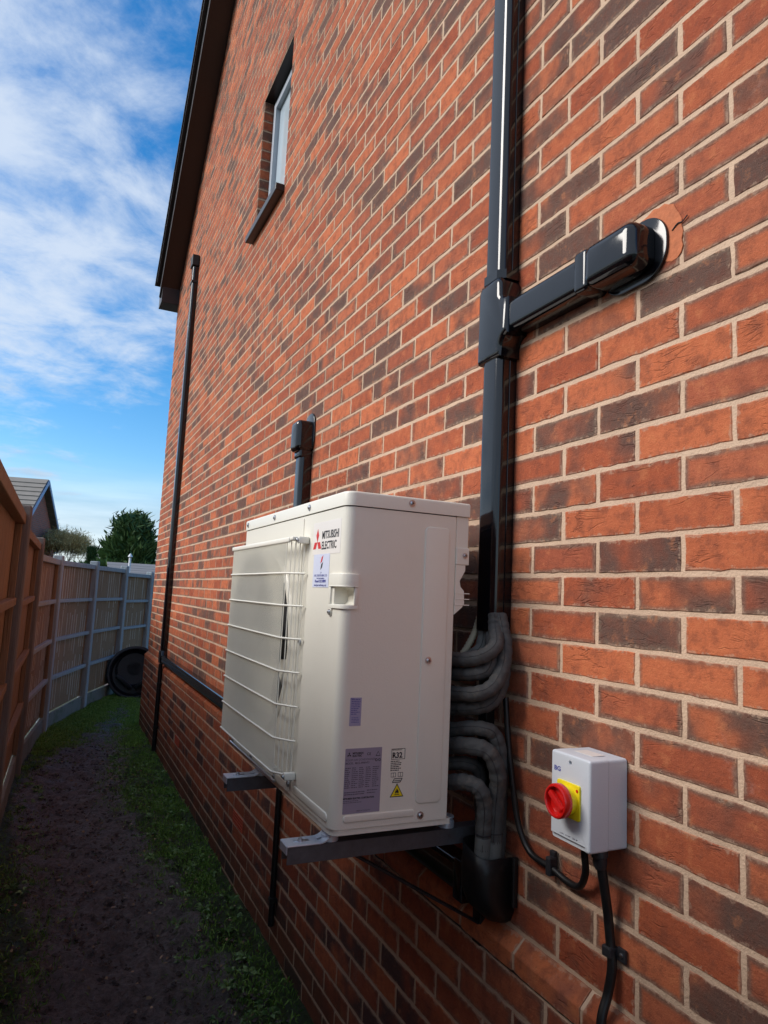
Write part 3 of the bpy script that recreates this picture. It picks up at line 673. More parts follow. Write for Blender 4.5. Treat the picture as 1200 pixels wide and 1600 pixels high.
# base tray lip, and foot
bm = bmesh.new(); prism(bm, body_outline(XF+.004, XB+.012, YN+.004, YF_-.004, .022), (0, 0, 0), (1, 0, 0), (0, 1, 0), (0, 0, 1), ZB-.014, ZB-.0012); bmo('base_tray', bm, M_CREAM, ac, 40)
def screw(p, n, r=.0058, parent=ac):
    n = Vector(n); bm = bmesh.new()
    lathe(bm, [(r*1.5, 0), (r*1.5, .0012), (r, .0014), (r*.95, .0035), (r*.6, .0046)], Vector(p)+n*.0004, n, 16)
    a = n.orthogonal().normalized(); b = n.cross(a)
    a, b = (a+b*.7).normalized(), (b-a*.7).normalized()
    s = bmo('screw', bm, M_STEEL, parent, 40)
    bm = bmesh.new(); obox(bm, Vector(p)+n*.0050, (a, b, n), (r*.62, .0008, .0003)); obox(bm, Vector(p)+n*.0050, (b, a, n), (r*.62, .0008, .0003)); bmo('slot', bm, M_BLK, s)
sx = (-1, 0, 0); sy_n = (0, -1, 0)
for y in (.46, .78, 1.10): screw((XF-.003, y, .155), sx, parent=lid)
for p in ((-.289, YN-.003, .157),): screw(p, sy_n, parent=lid)
screw((-.229, YN-.0035, -.214), sy_n); screw((-.233, YN-.0002, -.566), sy_n)
screw((XF-.0002, .482, -.196), sx); screw((XF-.0035, .498, -.553), sx, .007)
for y in (.62, .86, 1.10): screw((XF-.004, y, -.566), sx, .0045)
# side panel pressings
bm = bmesh.new(); prism(bm, rrect(.068, .645, .012, 5, -.214, -.2175), (0, 0, 0), (1, 0, 0), (0, 0, 1), (0, -1, 0), -YN-.002, -YN+.0028, .0022); bmo('side_pressing', bm, M_CREAM, ac, 60)
bm = bmesh.new(); prism(bm, rrect(.178, .016, .0075, 5, -.338, -.5585), (0, 0, 0), (1, 0, 0), (0, 0, 1), (0, -1, 0), -YN-.002, -YN+.0030, .0026); bmo('lower_rib', bm, M_CREAM, ac, 60)
bm = bmesh.new(); prism(bm, rrect(.235, .020, .009, 5, .345, -.560), (0, 0, 0), (0, 1, 0), (0, 0, 1), (-1, 0, 0), -XF-.002, -XF+.0030, .0026); bmo('lower_rib', bm, M_CREAM, ac, 60)
# service panel joint, fan panel pressed frame
bm = bmesh.new(); box(bm, (XF-.0022, .5035, ZB+.004), (XF+.002, .508, .130), .0008, 1); bmo('panel_joint', bm, M_CREAM, ac)
bm = bmesh.new(); box(bm, (XF-.004, .515, ZB+.002), (XF+.001, 1.125, ZB+.024), .002); bmo('lower_flange', bm, M_CREAM, ac)
bm = bmesh.new(); tube(bm, [(XF-.010, .60, -.574), (XF-.010, .86, -.574), (XF-.010, 1.11, -.574)], .0042, 8); bmo('flange_rod', bm, M_STEEL, ac, 50)
# corner grip
def grip():
    bm = bmesh.new()
    def L_out(off, ys=.075, xs=.036):   # L-shaped outline round the rounded corner, offset outwards
        r = .024+off; pts = [(XF-off, YN+ys)]
        for k in range(7):
            a = math.radians(180+90*k/6); pts.append((XF+.024+r*math.cos(a), YN+.024+r*math.sin(a)))
        pts.append((XF+xs, YN-off)); return pts
    def shell(z0, z1, o0, o1, ys=.075, xs=.036, ch=.0015):
        a = L_out(o1, ys, xs); b = L_out(o0, ys, xs)[::-1]
        prism(bm, a+b, (0, 0, 0), (1, 0, 0), (0, 1, 0), (0, 0, 1), z0, z1, ch)
    shell(-.050, -.020, -.002, .0055)                       # hood
    shell(-.050, -.047, -.010, .0060)
    shell(-.100, -.091, -.002, .0045)                       # lower rim
    bm2 = bm
    box(bm2, (XF-.0045, YN+.067, -.0912), (XF+.002, YN+.076, -.0498), .0012)
    box(bm2, (XF+.027, YN-.0045, -.0912), (XF+.0365, YN+.002, -.0498), .0012)
    # screw ear
    prism(bm2, [(YN+.058, -.099), (YN+.076, -.099), (YN+.074, -.115), (YN+.067, -.121), (YN+.060, -.115)], (0, 0, 0), (0, 1, 0), (0, 0, 1), (-1, 0, 0), -XF-.002, -XF+.0040, .0015)
    g = bmo('grip', bm, M_CREAM, ac, 50)
    screw((XF-.0041, YN+.067, -.110), sx, .0045, g)
grip()
# rear corner cover with hook and fins
bm = bmesh.new(); box(bm, (XB+.0008, YN+.002, .030), (XB+.036, YN+.030, .1375), .002)
box(bm, (XB-.0005, YN-.003, .018), (XB+.037, YN+.020, .060), .002)
pts = [(XB, .018), (XB+.028, .018), (XB+.028, .004), (XB+.020, -.010), (XB+.013, -.022), (XB+.016, -.036), (XB+.026, -.046), (XB+.028, -.075), (XB+.022, -.086), (XB, -.104)]
prism(bm, pts, (0, 0, 0), (1, 0, 0), (0, 0, 1), (0, -1, 0), -YN-.020, -YN+.001, .001)
for z in (-.052, -.066, -.080): box(bm, (XB, YN-.002, z-.0012), (XB+.042, YN+.03, z+.0012), .0005, 1)
rc = bmo('rear_cover', bm, M_CREAM, ac); screw((XB+.024, YN-.0032, .041), sy_n, .0045, rc)
# side wall of the casing is 2 mm short of the rear: dark valve recess behind
bm = bmesh.new(); box(bm, (XB+.0006, YN+.035, ZB+.03), (XB+.012, YF_-.02, .13), .002)
bmo('rear_panel', bm, M_DARKIN, ac)
bm = bmesh.new()
bm.free()
for i in range(8):
    bm = bmesh.new(); z = -.20-.040*i if i < 4 else -.385-.037*(i-4)
    lathe(bm, [(.007, -.012), (.012, -.010), (.012, .016), (.008, .018)], (XB+.012, .285, z-.01), (1, 0, 0), 6); bmo('valve', bm, M_STEEL, ac)
# fan
bm = bmesh.new(); lathe(bm, [(.002, .004), (.05, .004), (.06, .012), (.06, .05), (.01, .052)], (XF+.03, *FANC), (1, 0, 0), 28)
for k in range(3):
    a0 = k*2*math.pi/3; vs = []
    for i in range(9):
        f = i/8; row = []
        for j in range(5):
            r = .055+.19*j/4; a = a0+f*1.5-.3*j/4
            row.append(bm.verts.new((XF+.035+.045*f, FANC[0]+r*math.cos(a), FANC[1]+r*math.sin(a))))
        vs.append(row)
    for i in range(8):
        for j in range(4): bm.faces.new((vs[i][j], vs[i+1][j], vs[i+1][j+1], vs[i][j+1]))
bmo('fan', bm, M_DARKIN, ac, 50)
bm = bmesh.new(); lathe(bm, [(FANR, -.006), (FANR+.012, -.003), (FANR+.016, .0012), (FANR-.001, .002)], (XF-.0005, *FANC), (1, 0, 0), 72)
bm.faces.ensure_lookup_table()
for f in [f for f in bm.faces if len(f.verts) > 10]: bm.faces.remove(f)
bmo('bell_mouth', bm, M_CREAM, ac, 60)
# fan guard: ribs and fine wires
def guard():
    bm = bmesh.new(); XG = XF-.044
    ya, yb, yc, yd = .455, .515, 1.115, 1.138
    zt, zb_ = .070, -.530
    ribs = [.034, -.055, -.140, -.225, -.310, -.397, -.484]
    def at(y):
        if y < yb: return XF-.006+(XG-XF+.006)*min(1, max(0, (y-ya)/(yb-ya)))
        if y > yc: return XG+(XF-.006-XG)*min(1, max(0, (y-yc)/(yd-yc)))
        return XG
    zr = np.linspace(.066, -.526, 8)
    for i, z in enumerate(zr):
        if i == 0:
            box(bm, (XG-.003, ya+.03, z-.004), (XG+.006, yd-.01, z+.010), .003)
            continue
        P = [(XF-.006, ya, z), (XF-.018, ya+.012, z), (XG-.002, yb, z), (XG-.003, (yb+yc)/2, z), (XG-.002, yc, z), (XF-.004, yd, z)]
        tube(bm, P, .0026, 8)
    y = yb-.052; i = 0
    while y < yd-.004:
        x = at(y)+.0012
        tube(bm, [(x, y, zt-.004), (x, y, zb_)], .0013 if y > yb else .0016, 5, False)
        y += .0091 if y >= yb-.002 else .0125
    # corner lugs
    for (yy, zz) in ((ya+.004, zt-.002), (ya+.004, zb_+.004), (yd, zt-.002), (yd, zb_+.004)):
        box(bm, (XF-.030, yy-.007, zz-.009), (XF-.001, yy+.007, zz+.009), .002)
    box(bm, (XG, ya+.006, zt-.003), (XF-.004, ya+.05, zt+.006), .002)
    # sloping bottom and top returns
    y = yb
    while y < yc:
        tube(bm, [(XG+.001, y, zb_), (XF-.004, y, zb_-.006)], .0013, 4, False)
        tube(bm, [(XG+.001, y, zt), (XF-.004, y, zt+.010)], .0013, 4, False); y += .0164
    tube(bm, [(XF-.005, yb-.03, zb_-.010), (XF-.005, yc, zb_-.010)], .0026, 6)
    g = bmo('fan_guard', bm, M_CREAMB, ac, 60)
    screw((XF-.0305, ya+.004, zt-.002), sx, .004, g); screw((XF-.0305, ya+.004, zb_+.004), sx, .004, g)
guard()
# coil fins seen past the guard edge
# ------------------------------------------------------------------ lettering
def text(name, s, size, O, Ux, Vx, mat, parent, xs=1.0, bold=0.0, align='LEFT', depth=.0001):
    c = bpy.data.curves.new('txt', 'FONT'); c.body = s; c.size = size; c.offset = bold; c.align_x = align; c.extrude = depth; c.resolution_u = 2
    o = bpy.data.objects.new('txt', c); COL.objects.link(o)
    dg = bpy.context.evaluated_depsgraph_get(); me = bpy.data.meshes.new_from_object(o.evaluated_get(dg)); bpy.data.objects.remove(o); bpy.data.curves.remove(c)
    Ux, Vx = Vector(Ux), Vector(Vx); Nx = Ux.cross(Vx)
    Mx = Matrix((Ux*xs, Vx, Nx)).transposed().to_4x4(); Mx.translation = Vector(O); me.transform(Mx); me.materials.clear()
    return link(name, me, mat, parent)
FU, FV = (0, -1, 0), (0, 0, 1)          # reading right on the front (outward -X)
SU, SV = (1, 0, 0), (0, 0, 1)           # reading right on the near side (outward -Y)
def front(y, z, d=.0): return (XF-d, y, z)
def side(x, z, d=.0): return (x, YN-d, z)
def plate(name, mat, w, h, c, U, Nn, d=.0006, parent=ac, r=.001):
    bm = bmesh.new(); prism(bm, rrect(w, h, r, 2), c, U, (0, 0, 1), Nn, -.0003, d); return bmo(name, bm, mat, parent)
# maker's badge on the front
bg = plate('badge', M_CLEAR, .190, .082, front(.330, .069), FU, (-1, 0, 0), .0005)
def tri_diamond(O, s, U, Nn, mat, parent, name='emblem'):
    O, U = Vector(O), Vector(U); V = Vector((0, 0, 1)); bm = bmesh.new(); Nn = Vector(Nn)
    for k in range(3):
        a = math.radians(90+120*k); d1 = Vector((math.cos(a), math.sin(a))); p = Vector((-d1.y, d1.x))
        q = [Vector((0, 0))+d1*.0, d1*s*.5+p*s*.29, d1*s, d1*s*.5-p*s*.29]
        prism(bm, [(v.x, v.y) for v in q], O, U, V, Nn, 0, .0003)
    return bmo(name, bm, mat, parent)
tri_diamond(front(.392, .060, .0006), .034, FU, (-1, 0, 0), M_INKR, bg)
text('lettering', 'MITSUBISHI', .0270, front(.360, .067, .0007), FU, FV, M_BLK, bg, .84, .0006)
text('lettering', 'ELECTRIC', .0270, front(.360, .041, .0007), FU, FV, M_BLK, bg, .86, .0006)
# installer's sticker
st = plate('sticker', M_STK, .112, .082, front(.355, -.012), FU, (-1, 0, 0), .0009)
bm = bmesh.new(); prism(bm, [(-.007, .0), (.0045, .005), (.011, .020), (-.001, .014)], front(.353, .006, .0010), FU, (0, 0, 1), (-1, 0, 0), 0, .0003); bmo('emblem', bm, M_INKR, st)
bm = bmesh.new(); prism(bm, [(.007, .001), (-.0045, -.004), (-.009, -.018), (.002, -.012)], front(.349, .008, .0010), FU, (0, 0, 1), (-1, 0, 0), 0, .0003); bmo('emblem', bm, M_BLK, st)
text('lettering', 'L P', .0062, front(.353, -.0190, .0011), FU, FV, M_INKB, st, 1, 0, 'CENTER')
text('lettering', 'AIR CONDITIONING LTD', .0078, front(.355, -.0265, .0011), FU, FV, M_INKB, st, 1, 0, 'CENTER')
text('lettering', 'Sales Service Installation', .0055, front(.355, -.0325, .0011), FU, FV, M_INKB, st, 1, 0, 'CENTER')
text('lettering', 'Phone 01332 88890', .0095, front(.355, -.0410, .0011), FU, FV, M_INKB, st, 1, .0003, 'CENTER')
text('lettering', 'www.lpairconditioning.co.uk', .0080, front(.355, -.0500, .0011), FU, FV, M_INKB, st, .95, 0, 'CENTER')
# small lilac notice
ln = plate('notice_label', M_STKL, .028, .062, side(-.409, -.328), SU, (0, -1, 0), .0006)
def bars(parent, x0, x1, zs, h=.0012, mat=M_INKG, gaps=True, d=.0007, seed=1):
    rr = random.Random(seed); bm = bmesh.new()
    for z in zs:
        x = x0; xe = x1-(x1-x0)*rr.choice((0, .05, .2, .35))
        while x < xe:
            w = rr.uniform(.002, .007); 
            box(bm, (x, YN-d-.0003, z-h/2), (min(x+w, xe), YN-d, z+h/2)); x += w+.0011
    return bmo('small_print', bm, mat, parent)
bars(ln, -.420, -.398, [-.301-.0040*i for i in range(9)], .0014, M_INKB, seed=3)
bars(ln, -.418, -.400, [-.341-.0034*i for i in range(4)], .0010, M_INKB, seed=4)
text('lettering', 'R32', .0046, side(-.421, -.3015+.001, .0007), SU, SV, M_INKB, ln)
# rating plate
rp = plate('rating_plate', M_PLATE, .090, .140, side(-.3835, -.478), SU, (0, -1, 0), .0006)
tri_diamond(side(-.419, -.4215, .0007), .0058, SU, (0, -1, 0), M_BLK, rp)
text('lettering', 'MITSUBISHI', .0058, side(-.411, -.4205, .0007), SU, SV, M_BLK, rp, .9, .0002)
text('lettering', 'ELECTRIC', .0058, side(-.411, -.4260, .0007), SU, SV, M_BLK, rp, .9, .0002)
text('lettering', 'CE', .0085, side(-.376, -.4240, .0007), SU, SV, M_BLK, rp)
text('lettering', 'ROOM AIR CONDITIONER', .0064, side(-.427, -.4350, .0007), SU, SV, M_INKG, rp, .95)
text('lettering', 'MODEL  MXZ-4F80VF3', .0062, side(-.427, -.4420, .0007), SU, SV, M_INKG, rp, .95, .0001)
def tri(cx_, cz_, s, mat, parent, d, name='warning_triangle', ring=None):
    bm = bmesh.new(); prism(bm, [(cx_-s*.5, cz_-s*.43), (cx_+s*.5, cz_-s*.43), (cx_, cz_+s*.43)], (0, YN-d, 0), (1, 0, 0), (0, 0, 1), (0, -1, 0), 0, .0003)
    return bmo(name, bm, mat, parent)
tri(-.348, -.4215, .012, M_BLK, rp, .0007); tri(-.348, -.4217, .0085, M_PLATE, rp, .0011)
for x in (-.352, -.344):
    bm = bmesh.new(); tube(bm, [(x+.0026*math.cos(a), YN-.0009, -.4352+.0026*math.sin(a)) for a in [k*math.pi/8 for k in range(17)]], .0006, 5, False); bmo('symbol', bm, M_BLK, rp)
for c, (xa, xb_) in enumerate(((-.427, -.414), (-.411, -.396), (-.393, -.380), (-.377, -.364), (-.360, -.344))):
    bars(rp, xa, xb_, [-.4500-.0042*i for i in range(11)], .0021 if c == 0 else .0016, M_INKG, seed=10+c)
bars(rp, -.427, -.378, [-.502, -.5065], .0018, M_INKG, seed=31); bars(rp, -.372, -.346, [-.500, -.5055], .0018, M_INKG, seed=32)
text('lettering', 'MITSUBISHI ELECTRIC CORPORATION', .0050, side(-.429, -.5170, .0007), SU, SV, M_BLK, rp, .88, .0002)
bars(rp, -.429, -.372, [-.5205, -.5240], .0011, M_INKG, seed=40)
text('lettering', 'MADE IN THAILAND', .0040, side(-.395, -.5440, .0007), SU, SV, M_INKG, rp, .9)
# refrigerant marking
rl = plate('refrigerant_label', M_CREAM, .046, .112, side(-.294, -.470), SU, (0, -1, 0), .0004)
bm = bmesh.new()
x0, x1, za, zb2 = -.314, -.279, -.4375, -.4135
for a, b in (((x0, za), (x1, za+.0010)), ((x0, zb2-.001), (x1, zb2)), ((x0, za+.001), (x0+.001, zb2-.001)), ((x1-.001, za+.001), (x1, zb2-.001))):
    box(bm, (a[0], YN-.0009, a[1]), (b[0], YN-.0004, b[1]))
bmo('border', bm, M_BLK, rl)
text('lettering', 'REFRIGERANT', .0044, side(-.3125, -.4178, .0006), SU, SV, M_BLK, rl, .95)
text('lettering', 'R32', .0170, side(-.3118, -.4338, .0006), SU, SV, M_BLK, rl, .95, .0006)
bars(rl, -.315, -.281, [-.4415-.0040*i for i in range(6)], .0019, M_BLK, d=.0005, seed=50)
def book(cx_, cz_, w, h):
    bm = bmesh.new()
    for a, b in (((cx_-w, cz_-h), (cx_+w, cz_-h+.0008)), ((cx_-w, cz_+h-.0008), (cx_+w, cz_+h)), ((cx_-w, cz_-h+.0008), (cx_-w+.0008, cz_+h-.0008)), ((cx_+w-.0008, cz_-h+.0008), (cx_+w, cz_+h-.0008)), ((cx_-.0004, cz_-h+.0008), (cx_+.0004, cz_+h-.0008))):
        box(bm, (a[0], YN-.0009, a[1]), (b[0], YN-.0004, b[1]))
    bmo('symbol', bm, M_BLK, rl)
book(-.307, -.4715, .0062, .0048); book(-.289, -.4715, .0062, .0048)
bm = bmesh.new()
for a, b in (((-.309, -.488), (-.289, -.488)), ((-.289, -.488), (-.284, -.480)), ((-.284, -.480), (-.304, -.480)), ((-.304, -.480), (-.309, -.488)), ((-.304, -.4845), (-.289, -.4845))):
    tube(bm, [(a[0], YN-.0008, a[1]), (b[0], YN-.0008, b[1])], .0008, 5)
bmo('symbol', bm, M_BLK, rl)
tri(-.2965, -.5055, .035, M_BLK, rl, .0004); tri(-.2965, -.5062, .0285, M_YEL, rl, .0008)
bm = bmesh.new(); fl = [(-.0048, -.0015), (-.0052, .002), (-.0035, .0065), (-.0022, .004), (-.0005, .0115), (.003, .006), (.0035, .0075), (.0055, .0015), (.004, -.0020), (.0022, .0005), (.0005, -.0025), (-.001, .0015), (-.003, -.0022)]
prism(bm, [(-.2965+a*.85, -.5110+b*.85) for a, b in fl], (0, YN-.0012, 0), (1, 0, 0), (0, 0, 1), (0, -1, 0), 0, .0003)
box(bm, (-.3025, YN-.0015, -.5155), (-.2905, YN-.0012, -.5143)); bmo('symbol', bm, M_BLK, rl)

# ------------------------------------------------------------------ wall brackets
def bracket(yc, label, xe=-.535):
    t = empty('wall_bracket', (-.3, yc, -.62), label, 'bracket', 'metal wall brackets under the air conditioner')
    bm = bmesh.new(); z0, z1 = -.657, -.620
    # C-channel arm
    box(bm, (xe, yc-.020, z0), (-.002, yc-.0175, z1), .0006, 1); box(bm, (xe, yc+.0175, z0), (-.002, yc+.020, z1), .0006, 1)
    box(bm, (xe, yc-.0175, z1-.0025), (-.002, yc+.0175, z1), .0004, 1)
    bmo('arm', bm, M_RAIL, t)
    bm = bmesh.new(); box(bm, (-.028, yc-.018, -.98), (-.0015, yc+.018, -.1), .002); bmo('upright', bm, M_UPVC_MAT, t)
    bm = bmesh.new(); obox(bm, (-.20, yc, -.755), (Vector((.87, 0, -.5)), Vector((0, 1, 0)), Vector((.5, 0, .87))), (.20, .012, .003), .001); bmo('brace', bm, M_UPVC_MAT, t)
    # zinc clamp plate with turned-up tongue
    bm = bmesh.new(); box(bm, (xe-.003, yc-.026, z1+.0008), (xe+.075, yc+.026, z1+.0042), .0012, 1)
    for (ya_, yb_) in ((yc+.004, yc+.026), (yc-.026, yc-.004)):
        prev = None
        for k in range(9):
            a_ = math.radians(95*k/8); cx_, cz_ = xe+.072+.034*math.sin(a_), z1+.0025+.034*(1-math.cos(a_))
            nx_, nz_ = math.sin(a_)*-.0013, math.cos(a_)*.0013
            ring = [bm.verts.new((cx_+nx_, ya_, cz_+nz_)), bm.verts.new((cx_+nx_, yb_, cz_+nz_)), bm.verts.new((cx_-nx_, yb_, cz_-nz_)), bm.verts.new((cx_-nx_, ya_, cz_-nz_))]
            if prev:
                for i_ in range(4): bm.faces.new((prev[i_-1], prev[i_], ring[i_], ring[i_-1]))
            else: bm.faces.new(ring)
            prev = ring
        bm.faces.new(prev[::-1])
    box(bm, (xe-.004, yc-.024, z0+.022), (xe-.001, yc+.024, z1+.004), .001, 1)
    cpl = bmo('clamp_plate', bm, M_GALV, t)
    bm = bmesh.new(); lathe(bm, [(.007, 0), (.007, .003), (.0045, .0035), (.0045, .007)], (xe+.035, yc, z1+.0042), (0, 0, 1), 12); box(bm, (xe+.020, yc-.004, z1+.0042), (xe+.055, yc+.004, z1+.0055), .0005, 1); bmo('bolt', bm, M_STEEL, cpl, 50)
    for x in (-.19, -.43):
        bm = bmesh.new(); lathe(bm, [(.020, 0), (.020, .014), (.016, .016), (.016, .022), (.020, .0225), (.019, .026)], (x if x < -.3 else -.125, yc, z1+.0005), (0, 0, 1), 20); bmo('foot', bm, M_GALV, t, 50)
bracket(.268, 'grey metal wall bracket arm under the near end of the air conditioner')
bracket(.850, 'grey metal wall bracket arm under the far end of the air conditioner', -.535)

# ------------------------------------------------------------------ insulated pipes
PR = .0182
PIPES = {
 'A': ([(-.130,.282,-.217),(-.12,.202,-.211),(-.097,.162,-.197),(-.068,.157,-.172),(-.045,.194,-.135),(-.04,.205,-.10)], 'topmost grey foam-wrapped pipe bending up into the black duct', 1),
 'A2': ([(-.11,.31,-.235),(-.06,.245,-.195),(-.036,.257,-.143),(-.036,.257,-.10)], 'short pale grey foam-wrapped upright at the left edge of the duct mouth', 0),
 'B': ([(-.12,.296,-.255),(-.105,.200,-.246),(-.08,.172,-.230),(-.058,.184,-.193),(-.04,.215,-.15)], 'second foam-wrapped pipe from the top, tucked under the topmost bend', 0),
 'C': ([(-.13,.276,-.302),(-.115,.171,-.289),(-.08,.148,-.268),(-.05,.151,-.223),(-.035,.166,-.176),(-.03,.185,-.138),(-.03,.2,-.10)], 'third foam-wrapped pipe sweeping widest to the right up to the duct', 1),
 'D': ([(-.12,.291,-.341),(-.10,.203,-.327),(-.07,.171,-.311),(-.04,.173,-.277),(-.020,.190,-.224),(-.02,.21,-.17)], 'fourth foam-wrapped pipe, lowest of the four that bend upwards', 0),
 'E': ([(-.12,.287,-.394),(-.09,.188,-.373),(-.055,.171,-.389),(-.035,.170,-.45),(-.024,.187,-.544),(-.024,.190,-.684)], 'highest foam-wrapped pipe of those bending down, closest to the bricks', 0),
 'F': ([(-.125,.276,-.430),(-.11,.189,-.414),(-.08,.157,-.424),(-.055,.154,-.476),(-.050,.166,-.547),(-.050,.176,-.682)], 'foam-wrapped pipe with a long straight drop at the right of the bundle', 0),
 'G': ([(-.12,.281,-.475),(-.095,.232,-.464),(-.06,.228,-.484),(-.045,.240,-.544),(-.04,.240,-.61),(-.045,.225,-.70)], 'slimmer foam-wrapped pipe half hidden behind the lowest bend', 0),
 'H': ([(-.13,.262,-.514),(-.12,.196,-.498),(-.10,.166,-.506),(-.082,.166,-.545),(-.078,.173,-.608),(-.076,.182,-.687)], 'lowest foam-wrapped pipe, worn brownish, dropping into the black boot', 0),
}
def insulated(key):
    pts, lab, ties = PIPES[key]
    t = empty('insulated_pipe', pts[0], lab, 'pipe', 'grey insulated pipes between the unit and the duct')
    C = catmull(pts, 14); bm = bmesh.new()
    r = PR*(.95 if key in 'BD' else 1.12 if key == 'F' else .88 if key in ('G', 'A2') else 1.04 if key == 'H' else 1.0)
    rad = [r*(1+.04*math.sin(i*.9+ord(key[0]))+random.uniform(-.035, .02)) for i in range(len(C))]
    tube(bm, C, r, 20, True, rad); bmo('foam_sleeve', bm, M_FOAM2 if key == 'A2' else M_FOAM, t, 60)
    # glued slit along the sleeve, wrinkles pressed in at the bends
    bm = bmesh.new(); sd_ = Vector((-.55, -.75, .35 if ord(key[0]) % 2 else -.1)); Q = []
    for i in range(1, len(C)-1):
        t_ = (C[i+1]-C[i-1]).normalized(); o_ = (sd_-t_*sd_.dot(t_)).normalized(); Q.append(C[i]+o_*(rad[i]*.985))
    tube(bm, Q, .0009, 5); bmo('seam', bm, M_BLK, t)
    if ties:
        p = C[3]; d = (C[4]-C[2]).normalized(); bm = bmesh.new(); lathe(bm, [(r*1.03, -.003), (r*1.08, -.002), (r*1.08, .002), (r*1.03, .003)], p, d, 20)
        q = p+Vector((-.01, -r*.9, 0)); tube(bm, [q, q+Vector((.008, -.004, .006))], .0025, 8); bmo('tie', bm, M_BLK, t)
    if key in 'FHG':
        z = -.612; p = min(C, key=lambda c: abs(c.z-z)); bm = bmesh.new(); lathe(bm, [(r*1.0, -.002), (r*1.075, -.001), (r*1.075, .001), (r, .002)], p, (0, 0, 1), 20); bmo('joint_line', bm, M_BLK, t)
        j = C.index(p); bm = bmesh.new(); tube(bm, C[j+1:]+[C[-1]+(C[-1]-C[-2])*3], r*1.02, 20); bmo('collar', bm, M_FOAM2, t, 60)
for k in PIPES: insulated(k)
# cream convoluted drain hose just showing beside them
bm = bmesh.new(); C = catmull([(-.03, .285, -.10), (-.045, .287, -.15), (-.07, .295, -.20), (-.10, .31, -.24)], 12)
tube(bm, C, .009, 14, True, [.0095 if i % 2 else .0078 for i in range(len(C))])
tag(bmo('drain_hose', bm, simple('cream_hose', (.55, .50, .36), .5), None, 60), 'small cream corrugated hose behind the grey pipes at the duct mouth', 'hose')
# boot
def boot():
    t = empty('duct_boot', (-.05, .19, -.82), 'black plastic wall boot catching the grey pipes above the plinth', 'duct elbow')
    bm = bmesh.new(); rings = []
    sec = [(-.640, .147, .248, .100), (-.700, .147, .252, .101), (-.745, .147, .254, .098), (-.785, .150, .252, .082), (-.812, .163, .240, .052), (-.824, .180, .222, .020)]
    for n_, (z, ya, yb_, d) in enumerate(sec):
        w = yb_-ya; pr = rrect(w, 2*d, min(.030, d*.8, w*.4), 6); pr = [(u, v) for u, v in pr if v > .003]
        pr = [(w/2, .0015)]+pr+[(-w/2, .0015)]
        rings.append([bm.verts.new((-v, (ya+yb_)/2+u, z+((.024*(u/w-.5)) if n_ == 0 else 0))) for u, v in pr])
    for a, b in zip(rings[:-1], rings[1:]):
        for i in range(1, min(len(a), len(b))): bm.faces.new((a[i-1], a[i], b[i], b[i-1]))
    bm.faces.new(rings[-1])
    b_ = bmo('boot_shell', bm, M_UPVC_MAT, t, 60)
    sm_ = b_.modifiers.new('thick', 'SOLIDIFY'); sm_.thickness = .003; sm_.offset = -1
    bm = bmesh.new(); box(bm, (-.016, .137, -.662), (-.0015, .1465, -.775), .003); bmo('side_lip', bm, M_UPVC_MAT, t)
boot()

